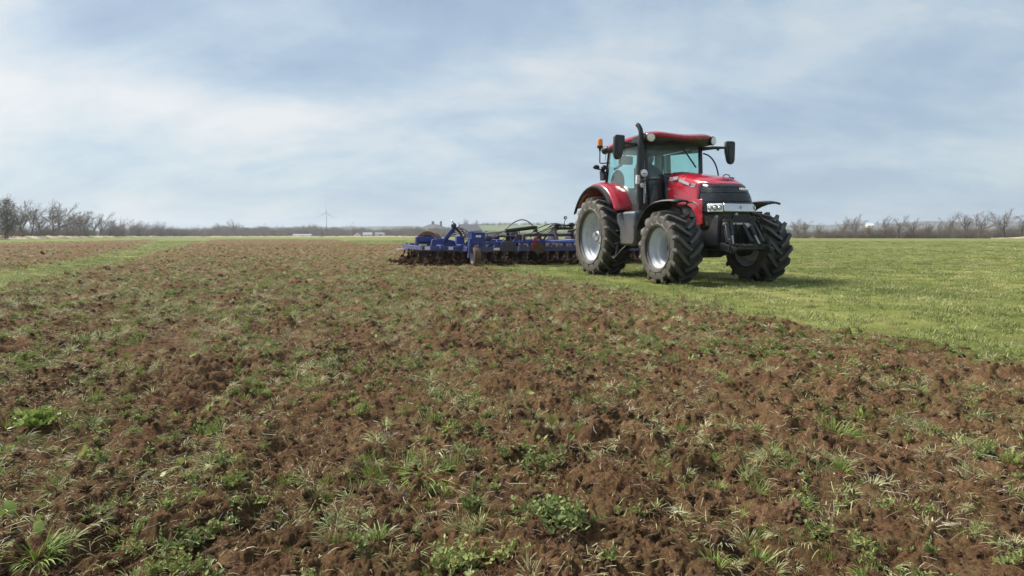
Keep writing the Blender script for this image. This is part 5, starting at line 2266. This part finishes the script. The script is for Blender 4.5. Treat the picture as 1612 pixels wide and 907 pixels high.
TREES = {}
for i in range(6):
    (a, f), (c_, g) = gen_tree(900 + i, 9.0, .62 + .12 * (i % 3), 1.05, .70, 1, .16 + .05 * (i % 2))
    TREES['bent', i] = (mesh_of('trunk', a, f, M['bark']), mesh_of('crown', c_, g, M['twig']))
for i in range(4):
    (a, f), (c_, g) = gen_tree(930 + i, 8.0, .38, 1.05, .82, 1, .24)
    TREES['right', i] = (mesh_of('trunk', a, f, M['bark']), mesh_of('crown', c_, g, M['twig']))
for i in range(3):
    (a, f), (c_, g) = gen_tree(950 + i, 10.0, .08, 1.2, .8, 1, .22)
    TREES['upright', i] = (mesh_of('trunk', a, f, M['bark']), mesh_of('crown', c_, g, M['twigred'] if i == 1 else M['twig']))
for i in range(2):
    (a, f), (c_, g) = gen_tree(970 + i, 9.0, .35, 1.0, .62, 3, .06)
    TREES['bushy', i] = (mesh_of('trunk', a, f, M['barkgreen']), mesh_of('crown', c_, g, M['brushgreen']))


def tree(kind, i, x, y, z, H, label, group=None, rz=0.0, base=9.0, name='bare_tree'):
    e = empty(name, (x, y, z), rz)
    tag(e, label, 'tree', group)
    t, c_ = TREES[kind, i]
    for nm, me in (('trunk', t), ('crown', c_)):
        o = bpy.data.objects.new(nm, me)
        C.objects.link(o)
        o.parent = e
    hb = {'bent': 9.0, 'right': 8.0, 'upright': 10.0, 'bushy': 9.0}[kind]
    e.scale = (H / hb,) * 3
    return e


def X_of(px, Y):
    return (px - 806) / F_PX * Y


def Zpx(py, Y):
    """height of a point seen at row py, at distance Y"""
    return CAM_H + (371.6 - py) / F_PX * Y


ORD = ['leftmost', 'second', 'third', 'fourth', 'fifth', 'sixth', 'seventh', 'eighth', 'ninth', 'tenth', 'eleventh', 'twelfth', 'thirteenth', 'fourteenth', 'fifteenth', 'sixteenth', 'seventeenth',
       'eighteenth', 'nineteenth', 'twentieth', 'twenty-first', 'twenty-second', 'twenty-third', 'twenty-fourth', 'twenty-fifth', 'twenty-sixth', 'twenty-seventh', 'twenty-eighth', 'twenty-ninth', 'thirtieth']
rt = random.Random(31)
# windbreak on the left: (px of the trunk, row of the tree top)
LEFT = [(38, 313), (52, 322), (66, 318), (84, 315), (92, 313), (108, 326), (117, 325), (130, 330), (138, 330), (150, 334), (160, 332), (174, 342), (184, 340), (196, 341), (205, 342), (219, 348), (230, 347), (241, 346), (252, 347), (266, 354), (281, 356), (297, 358)]
for i, (px, top) in enumerate(LEFT):
    Y = 150 + 330 * (px / 320) ** 1.25 + rt.uniform(-5, 5)
    H = (370.5 - top) / F_PX * Y
    lab = ORD[i] + ' bare wind-bent tree counted along the windbreak on the left'
    if i == 4:
        lab = 'tallest bare tree with a wide fan crown in the left windbreak'
    tree('bent', (i * 5 + i // 3) % 6, X_of(px, Y), Y, .45, H, lab, 'wind-bent trees of the left windbreak', rt.uniform(-.5, .5))
# dense ivy-clad tree at the left end
e = tree('bushy', 0, X_of(12, 140), 140, .45, (372 - 307) / F_PX * 140, 'dense dark twiggy tree grown over with ivy at the left end of the windbreak', None, 0, name='dense_tree')
r = random.Random(8)
V, F = [], []
for k in range(3600):
    z = 8.2 * r.random() ** 1.15 + .1
    w = 2.6 * (1 - .70 * (z / 8.6) ** 2.2) * (1 + .25 * math.sin(z * 2.1))
    p = Vector((r.gauss(0, w * .55) + .10 * z, r.gauss(0, w * .55), z))
    a, b_ = r.uniform(0, 2 * PI), r.uniform(-1, 1)
    u = Vector((math.cos(a), math.sin(a), b_)).normalized()
    w_ = u.orthogonal().normalized()
    s = r.uniform(.07, .16)
    o_ = len(V)
    V += [p - u * s, p + w_ * s * .7, p + u * s, p - w_ * s * .7]
    F.append((o_, o_ + 1, o_ + 2, o_ + 3))
o = bpy.data.objects.new('ivy', mesh_of('ivy', V, F, M['ivy']))
C.objects.link(o)
o.parent = e
TREES['bushy', 0][1]
# trees along the right field edge
RIGHT = [(1255, 345, 0), (1266, 347, 1), (1286, 352, 2), (1323, 346, 3), (1347, 338, 0), (1366, 354, 1), (1389, 341, 2), (1413, 341, 3), (1437, 344, 0), (1459, 350, 1), (1474, 349, 2), (1488, 338, 3), (1519, 335, 1), (1539, 333, 2), (1580, 329, 0), (1606, 334, 3)]
for i, (px, top, k) in enumerate(RIGHT):
    Y = 235 + rt.uniform(-8, 8) - 15 * (px - 1250) / 360
    H = (375.5 - top) / F_PX * Y
    lab = ORD[i] + ' bare tree counted along the right field edge from the tractor'
    if i == 4:
        lab = 'dark bare tree with a full wind-swept crown, beside a pale roof on the right'
    if i == 14:
        lab = 'largest bare tree near the right end, above the dry grass bank'
    tree('right', k, X_of(px, Y), Y, .05, H, lab, 'bare trees of the right field edge', rt.uniform(-.6, .6))


# brush under the trees: prototypes scattered as stuff
def brush_mesh(seed, H, n, m, w=1.3):
    r = random.Random(seed)
    V, F = [], []
    for k in range(n):
        p = Vector((r.gauss(0, w * .5), r.gauss(0, w * .4), 0))
        d = Vector((r.gauss(.12, .22), r.gauss(0, .22), 1)).normalized()
        L_ = H * r.uniform(.45, 1.05)
        rr = r.uniform(.014, .03)
        q = p
        for i in range(4):
            d = (d + Vector((r.gauss(.05, .16), r.gauss(0, .16), r.gauss(0, .1)))).normalized()
            q2 = q + d * L_ / 4
            frustum(V, F, q, q2, rr * (1 - .2 * i), rr * (.8 - .2 * i), 3)
            for s in range(2):
                d3 = (d + Vector((r.gauss(0, .6), r.gauss(0, .6), r.gauss(.2, .4)))).normalized()
                frustum(V, F, q2, q2 + d3 * L_ * r.uniform(.12, .28), rr * .55, rr * .25, 3)
            q = q2
    return mesh_of('brush', V, F, m)


bms = [brush_mesh(1000 + i, 3.0, 60, (M['brush'], M['brush'], M['brushgreen'], M['twigred'], M['brush'])[i]) for i in range(5)]
colU = proto_collection('brush', bms)


def brush_row(name, pts, label, cat='undergrowth'):
    P, Ro, S, I = [], [], [], []
    for x, y, z, h in pts:
        P.append((x, y, z))
        Ro.append((0, 0, rt.uniform(-.8, .8)))
        k = h / 3.0
        S.append((k * rt.uniform(.9, 1.4), k, k * rt.uniform(.75, 1.15)))
        I.append(rt.randint(0, 4))
    scatter(name, colU, 5, P, Ro, S, I, label, cat)


pts = []
for k in range(190):
    px = rt.uniform(-60, 345)
    Y = 150 + 330 * (max(px, 0) / 320) ** 1.25 + rt.uniform(-3, 9) + (px < 0) * 0
    hp = np.interp(px, [0, 100, 250, 345], [17, 17, 15, 12]) * rt.uniform(.7, 1.15)
    pts.append((X_of(px, Y), Y, .3, hp / F_PX * Y))
brush_row('undergrowth', pts, 'brown undergrowth between the trees of the left windbreak')
pts = []
for k in range(250):
    px = rt.uniform(1225, 1700)
    Y = 240 + rt.uniform(-4, 12) - 15 * (px - 1250) / 360
    hp = np.interp(px, [1225, 1330, 1480, 1612], [12, 14, 16, 19]) * rt.uniform(.6, 1.15)
    pts.append((X_of(px, Y), Y, 0, hp / F_PX * Y))
brush_row('undergrowth', pts, 'brown hedge brush between the trees of the right field edge')

# far woodland: a mass of bare trees
meshes = []
for kind, i in (('upright', 0), ('upright', 1), ('upright', 2), ('bushy', 1)):
    t, c_ = TREES[kind, i]
    V = [v.co.copy() for v in t.vertices] + [v.co.copy() for v in c_.vertices]
    nF = len(t.vertices)
    F = [tuple(p.vertices) for p in t.polygons] + [tuple(j + nF for j in p.vertices) for p in c_.polygons]
    meshes.append(mesh_of('wood', V, F, (M['twig'], M['twigred'], M['brush'], M['brushgreen'])[len(meshes)]))
colF = proto_collection('wood', meshes)
P, Ro, S, I = [], [], [], []
for k in range(640):
    px = rt.uniform(285, 930)
    row = rt.random()
    Y = 520 + 260 * row
    topp = np.interp(px, [285, 330, 345, 400, 480, 500, 515, 600, 640, 700, 745, 780, 900], [360, 358, 353, 355, 355, 353, 356, 358, 355, 357, 361, 364, 366]) + rt.gauss(0, 1.6)
    if 372 - topp < 2:
        continue
    h = (371.6 - topp) / F_PX * Y * (.75 + .25 * row)
    P.append((X_of(px, Y), Y, 0))
    Ro.append((0, 0, rt.uniform(0, 6.28)))
    kx = h / 10.0
    S.append((kx * 1.35, kx * 1.35, kx))
    I.append(rt.choice((0, 0, 1, 2, 2, 3)))
for k in range(260):
    px = rt.uniform(1225, 1680)
    Y = rt.uniform(420, 640)
    topp = np.interp(px, [1225, 1300, 1400, 1612], [363, 363, 363, 360]) + rt.gauss(0, 1.5)
    h = (371.6 - topp) / F_PX * Y
    P.append((X_of(px, Y), Y, 0))
    Ro.append((0, 0, rt.uniform(0, 6.28)))
    kx = max(.25, h / 10.0)
    S.append((kx * 1.4, kx * 1.4, kx))
    I.append(rt.choice((0, 1, 2, 3)))
scatter('distant_wood', colF, 4, P, Ro, S, I, 'distant grey brown bare woodland along the horizon', 'wood')
pts = []
for k in range(420):
    px = rt.uniform(285, 920)
    Y = rt.uniform(470, 560)
    if 540 < px < 615 or 440 < px < 505:
        Y += 110
    hp = 9 * rt.uniform(.6, 1.2)
    pts.append((X_of(px, Y), Y, 0, hp / F_PX * Y))
brush_row('distant_brush', pts, 'low brown brush at the foot of the distant woodland')

pts = []
for k in range(150):
    px = rt.uniform(735, 1000)
    Y = rt.uniform(855, 905)
    row = np.interp(px, [690, 720, 750, 800, 880, 960, 1010], [366, 360, 355, 353.5, 354, 357, 366])
    pts.append((X_of(px, 880), Y, Zpx(row, 880) - 1.2, rt.uniform(2.2, 5.0)))
brush_row('crest_hedge', pts, 'thin hedge running along the crest of the green hill')
# single trees standing out over the far skyline
for px, top, Y, kind, i, lab in ((367, 345, 540, 'upright', 0, 'round crowned tree rising highest over the far wood beside the windbreak'), (343, 351, 560, 'upright', 2, 'low broad tree beside the round crowned one on the far skyline'),
                                 (553, 350, 640, 'upright', 1, 'broad lone tree above the white gabled cottage on the far skyline'), (735, 346, 520, 'bushy', 1, 'dark pointed tree behind the ridge of the grey barn'),
                                 (750, 346, 700, 'upright', 2, 'rounded tree right of the barn at the top of the green slope'), (846, 350, 800, 'upright', 0, 'left of two small trees on the crest of the green hill'),
                                 (858, 348, 800, 'upright', 2, 'right of two small trees on the crest of the green hill'), (416, 351, 600, 'upright', 1, 'rounded tree standing over the far wood left of the wind turbine')):
    zb = 0 if Y < 690 else Zpx(354.5, Y)
    tree(kind, i, X_of(px, Y), Y, zb, (Zpx(top, Y) - zb), lab)

# dark conifer by the farm
e = empty('conifer', (X_of(508, 455), 455, 0))
tag(e, 'small dark green conifer below the wind turbine', 'tree')
m = MB()
m.tube([(0, 0, 0), (0, 0, 4.4)], [.14, .03], 6)
m.build('trunk', M['bark'], e)
r = random.Random(4)
V, F = [], []
for k in range(900):
    z = .3 + 4.4 * r.random()
    w = 1.75 * (1 - z / 5.0) + .1
    a = r.uniform(0, 2 * PI)
    q = w * r.random() ** .5
    p = Vector((q * math.cos(a), q * math.sin(a), z))
    u = Vector((math.cos(a), math.sin(a), -.4)).normalized() * .30
    s = Vector((-math.sin(a), math.cos(a), 0)) * .12
    o_ = len(V)
    V += [p - s, p + s, p + u]
    F.append((o_, o_ + 1, o_ + 2))
o = bpy.data.objects.new('crown', mesh_of('crown', V, F, M['conifer']))
C.objects.link(o)
o.parent = e


def house(name, px, Y, w, d, eave, ridge, label, cat, wall, roof, rz=0.0, gable_front=True, windows=(), zb=0.0, chimney=False):
    e = empty(name, (X_of(px, Y), Y, zb), rz)
    tag(e, label, cat)
    m = MB()
    if gable_front:
        m.prism([(-w / 2, 0), (w / 2, 0), (w / 2, eave), (0, ridge), (-w / 2, eave)], -d / 2, d / 2)
    else:
        m.prism([(-d / 2, 0), (d / 2, 0), (d / 2, eave), (0, ridge), (-d / 2, eave)], -w / 2, w / 2, axis='x')
    m.build('wall', wall, e, smooth=0)
    m = MB()
    if gable_front:
        for s in (-1, 1):
            m.prism([(0, ridge + .05), (s * (w / 2 + .3), eave - .3 * (ridge - eave) / (w / 2) + .05), (s * (w / 2 + .3), eave - .3 * (ridge - eave) / (w / 2) + .25), (0, ridge + .27)], -d / 2 - .3, d / 2 + .3)
    else:
        for s in (-1, 1):
            m.prism([(0, ridge + .05), (s * (d / 2 + .3), eave - .3 * (ridge - eave) / (d / 2) + .05), (s * (d / 2 + .3), eave - .3 * (ridge - eave) / (d / 2) + .25), (0, ridge + .27)], -w / 2 - .3, w / 2 + .3, axis='x')
    ro = m.build('roof', roof, e, smooth=0)
    if chimney:
        m = MB()
        m.box((w * .2, 0, ridge + .3), (.6, .6, 1.3))
        m.build('chimney', M['barn'], ro)
    for (x, z, ww, hh) in windows:
        m = MB()
        yf = -d / 2 - .01
        m.box((x, yf, z), (ww, .06, hh))
        wi = m.build('window', M['whitewall'], e, smooth=0)
        m = MB()
        m.box((x, yf - .035, z), (ww * .8, .03, hh * .82))
        m.build('pane', M['windowdark'], wi, smooth=0)
    return e


house('cottage', 563.5, 480, 5.4, 8, 1.6, 4.0, 'small white gabled cottage with a dark roof on the far field edge', 'house', M['whitewall'], M['roofgrey'], .25, True, [(0, 1.1, 1.0, 1.0)])
house('farmhouse', 580, 500, 7, 6, 1.8, 3.6, 'low farmhouse with a blue grey roof between two white buildings', 'house', M['whitewall'], M['roofblue'], 0, False, [(-1.5, 1.1, 1, .9), (1.5, 1.1, 1, .9)])
house('farmhouse', 599, 480, 7.0, 5, 2.6, 3.2, 'flat pale building with a dark opening left of the harrow', 'house', M['whitewall'], M['roofblue'], 0, False, [(1.0, 1.2, 2.0, 1.8)])
house('farm_shed', 478, 500, 15, 6, 1.1, 2.2, 'long low shed with a pale grey roof on the far field edge', 'shed', M['barn'], M['roofblue'], 0, False, [(-6, .8, 1.4, .8), (2, .8, 1.4, .8), (7, .8, 1.4, .8)])
house('barn', 738, 420, 13, 16, 4.2, 8.6, 'large barn with a dark grey gable roof behind the harrow', 'barn', M['barn'], M['roofgrey'], .5, False, [])
house('farmhouse', 1366, 700, 7.5, 6, 2.2, 4.6, 'white house with a pale roof on the far slope behind the right trees', 'house', M['whitewall'], M['whitewall'], 0, False, [(-2, 1.4, 1, 1.2), (2, 1.4, 1, 1.2)], zb=Zpx(358.5, 700))
# silos on the skyline
for px, r_, top, lab in ((682, 1.6, 349, 'short dark silo on the dark mound of the skyline behind the harrow'), (694.5, 1.3, 349, 'taller dark silo standing apart to the right on the same mound')):
    m = MB()
    z0, z1 = Zpx(360, 752), Zpx(top, 752)
    m.lathe([(z0 - 3, r_), (z1, r_), (z1 + .8, r_ * .35), (z1 + .85, .001)], axis='z', n=16)
    m.tube([(r_, 0, z0), (r_ + .1, 0, z1 + .3)], .12, 6)
    o = m.build('silo', M['concrete'])
    o.location = (X_of(px, 752), 752, 0)
    tag(o, lab, 'silo')
# thin masts
for px, top, Y, lab in ((553, 358, 490, 'thin pale mast just left of the white gabled cottage'), (593, 360, 475, 'thin pale mast beside the flat pale farm building'), (669, 348, 750, 'thin mast on the skyline left of the two dark silos')):
    m = MB()
    m.tube([(0, 0, 0), (0, 0, Zpx(top, Y))], [.11, .07], 6)
    m.box((0, 0, Zpx(top, Y)), (.5, .12, .12))
    o = m.build('mast', M['turbine'])
    o.location = (X_of(px, Y), Y, 0)
    tag(o, lab, 'mast')

# wind turbine
Y = 1250
e = empty('wind_turbine', (X_of(515.5, Y), Y, 0))
tag(e, 'three bladed wind turbine standing far off over the wood', 'wind turbine')
hz = Zpx(335.5, Y)
m = MB()
m.tube([(0, 0, 0), (0, 0, hz)], [1.3, .7], 14)
m.build('tower', M['turbine'], e)
m = MB()
m.box((0, 1.0, hz), (2.0, 5.0, 2.0))
m.lathe([(-2.4, .01), (-2.2, .7), (-1.4, 1.0)], (0, 0, hz), n=14)
m.build('nacelle', M['turbine'], e, bevel=.2)
bl = None
for k in range(3):
    if bl is None:
        m = MB()
        vs, fs = [], []
        for t, ch, th in ((0, 1.1, .9), (.12, 2.0, .7), (.3, 1.7, .45), (.6, 1.1, .28), (.9, .6, .15), (1.0, .2, .08)):
            z = 20.5 * t
            ch *= .72
            vs += [(-ch * .35, 0, z), (0, -th / 2, z), (ch * .65, 0, z), (0, th / 2, z)]
        for i in range(5):
            for q in range(4):
                fs.append([i * 4 + q, i * 4 + (q + 1) % 4, (i + 1) * 4 + (q + 1) % 4, (i + 1) * 4 + q])
        fs += [[0, 1, 2, 3], [23, 22, 21, 20]]
        m.add(vs, fs)
        bl = m.build('blade', M['turbine'], e, smooth=40)
        o = bl
    else:
        o = bl.copy()
        C.objects.link(o)
        o.parent = e
    o.location = (0, -1.9, hz)
    o.rotation_euler = (0, R_(2 + 120 * k), 0)

# hills and verges


def ridge(name, px0, px1, Y, prof, depth, m, label, cat, step=6):
    """rounded land form: its crest follows prof (px, row), falling to the ground in front and behind"""
    pxs = np.arange(px0, px1 + step, step)
    tt = np.linspace(0, 1, 15)
    V = []
    for i, px in enumerate(pxs):
        row = np.interp(px, [p[0] for p in prof], [p[1] for p in prof])
        h = max(.5, (CAM_H + (371.6 - row) / F_PX * Y))
        for t in tt:
            y = Y + (t - .5) * 2 * depth
            z = h * math.sin(PI * t) ** .8 if 0 < t < 1 else -1
            nz = .05 * h * float(pn(np.array([px * .03]), np.array([t * 4]), 88)[0])
            V.append((X_of(px, Y), y, z + nz - .3))
    n = len(tt)
    F = [(i * n + j, (i + 1) * n + j, (i + 1) * n + j + 1, i * n + j + 1) for i in range(len(pxs) - 1) for j in range(n - 1)]
    o = bpy.data.objects.new(name, mesh_of(name, V, F, m))
    C.objects.link(o)
    return tag(o, label, cat, kind='structure')


ridge('hill', 690, 1010, 880, [(690, 366), (720, 360), (750, 355), (800, 353.5), (880, 354), (960, 357), (1010, 366)], 150, M['farfield'], 'pale green field sloping up behind the harrow', 'hill')
ridge('hill', 655, 712, 760, [(655, 364), (668, 357), (678, 353), (690, 353.5), (703, 358), (712, 364)], 60, M['farwood'], 'small dark mound on the skyline carrying two silos', 'hill', 3)
ridge('hill', 600, 1100, 1500, [(600, 362), (700, 358), (800, 355), (900, 354), (1100, 360)], 260, M['farwood'], 'faint wooded ridge beyond the green slope', 'hill', 10)
ridge('hill', 180, 700, 1600, [(180, 364), (330, 359), (450, 358), (560, 357), (640, 356), (700, 358)], 260, M['farwood'], 'faint blue ridge beyond the far woodland', 'hill', 10)
ridge('hill', 1180, 1800, 1500, [(1180, 356), (1260, 354.5), (1300, 355.5), (1345, 351), (1400, 354), (1450, 349), (1500, 349.5), (1540, 351), (1612, 349), (1800, 352)], 300, M['farwood'], 'blue wooded ridge beyond the right field edge', 'hill', 10)
ridge('hill', 1280, 1640, 950, [(1280, 366), (1330, 359), (1380, 358), (1450, 360), (1600, 361), (1640, 366)], 160, M['farwood'], 'nearer wooded slope behind the right trees', 'hill', 10)
M['farwood2'] = M['farwood']


def verge(name, pts, w, h, label):
    V = []
    r = random.Random(2)
    # denser points
    P = []
    for (x0, y0), (x1, y1) in zip(pts[:-1], pts[1:]):
        nn = max(2, int(math.hypot(x1 - x0, y1 - y0) / 1.5))
        for i in range(nn):
            P.append(Vector((x0 + (x1 - x0) * i / nn, y0 + (y1 - y0) * i / nn)))
    prof = [(-.5, -.1), (-.42, .35), (-.25, .8), (0, 1.0), (.25, .85), (.5, -.1)]
    for i, p in enumerate(P):
        d = (P[min(i + 1, len(P) - 1)] - P[max(0, i - 1)]).normalized()
        s = Vector((-d.y, d.x))
        hh = h * r.uniform(.55, 1.25) * min(1.0, .1 + .12 * min(i, len(P) - 1 - i))
        for a, b_ in prof:
            V.append((p.x + s.x * a * w, p.y + s.y * a * w, max(-.1, hh * b_ * r.uniform(.8, 1.15))))
    n = len(prof)
    F = [(i * n + j, (i + 1) * n + j, (i + 1) * n + j + 1, i * n + j + 1) for i in range(len(P) - 1) for j in range(n - 1)]
    o = bpy.data.objects.new(name, mesh_of(name, V, F, M['verge']))
    C.objects.link(o)
    return tag(o, label, 'grass bank', kind='structure')


def lp(px, dy=0):
    Y = 150 + 330 * (max(px, 0) / 320) ** 1.25 - 9 + dy
    return (X_of(px, Y), Y)


verge('grass_bank', [lp(-80), lp(0), lp(60), lp(120), lp(180), lp(250), lp(320), (X_of(420, 470), 470), (X_of(540, 465), 465), (X_of(680, 455), 455)], 4.0, .85, 'pale dry grass bank at the foot of the left windbreak')
verge('grass_bank', [(X_of(1555, 216), 216), (X_of(1600, 214), 214), (X_of(1700, 212), 212)], 3.0, 1.0, 'pale dry grass bank at the right end of the field')

# ------------------------------------------------------------------ air
HAZE = 0.00028
m = bpy.data.materials.new('haze_air')
m.use_nodes = True
nt = m.node_tree
nt.nodes.clear()
out = N(nt, 'ShaderNodeOutputMaterial')
pv = N(nt, 'ShaderNodeVolumePrincipled')
pv.inputs['Color'].default_value = (0.80, 0.87, 0.96, 1)
pv.inputs['Density'].default_value = HAZE
pv.inputs['Anisotropy'].default_value = 0.2
nt.links.new(pv.outputs[0], out.inputs['Volume'])
b = MB()
b.box((0, 0, 33.5), (5600, 5600, 71))
hz_ = b.build('haze', m, smooth=0)
tag(hz_, 'thin pale haze in the air over the field', 'haze', kind='stuff')
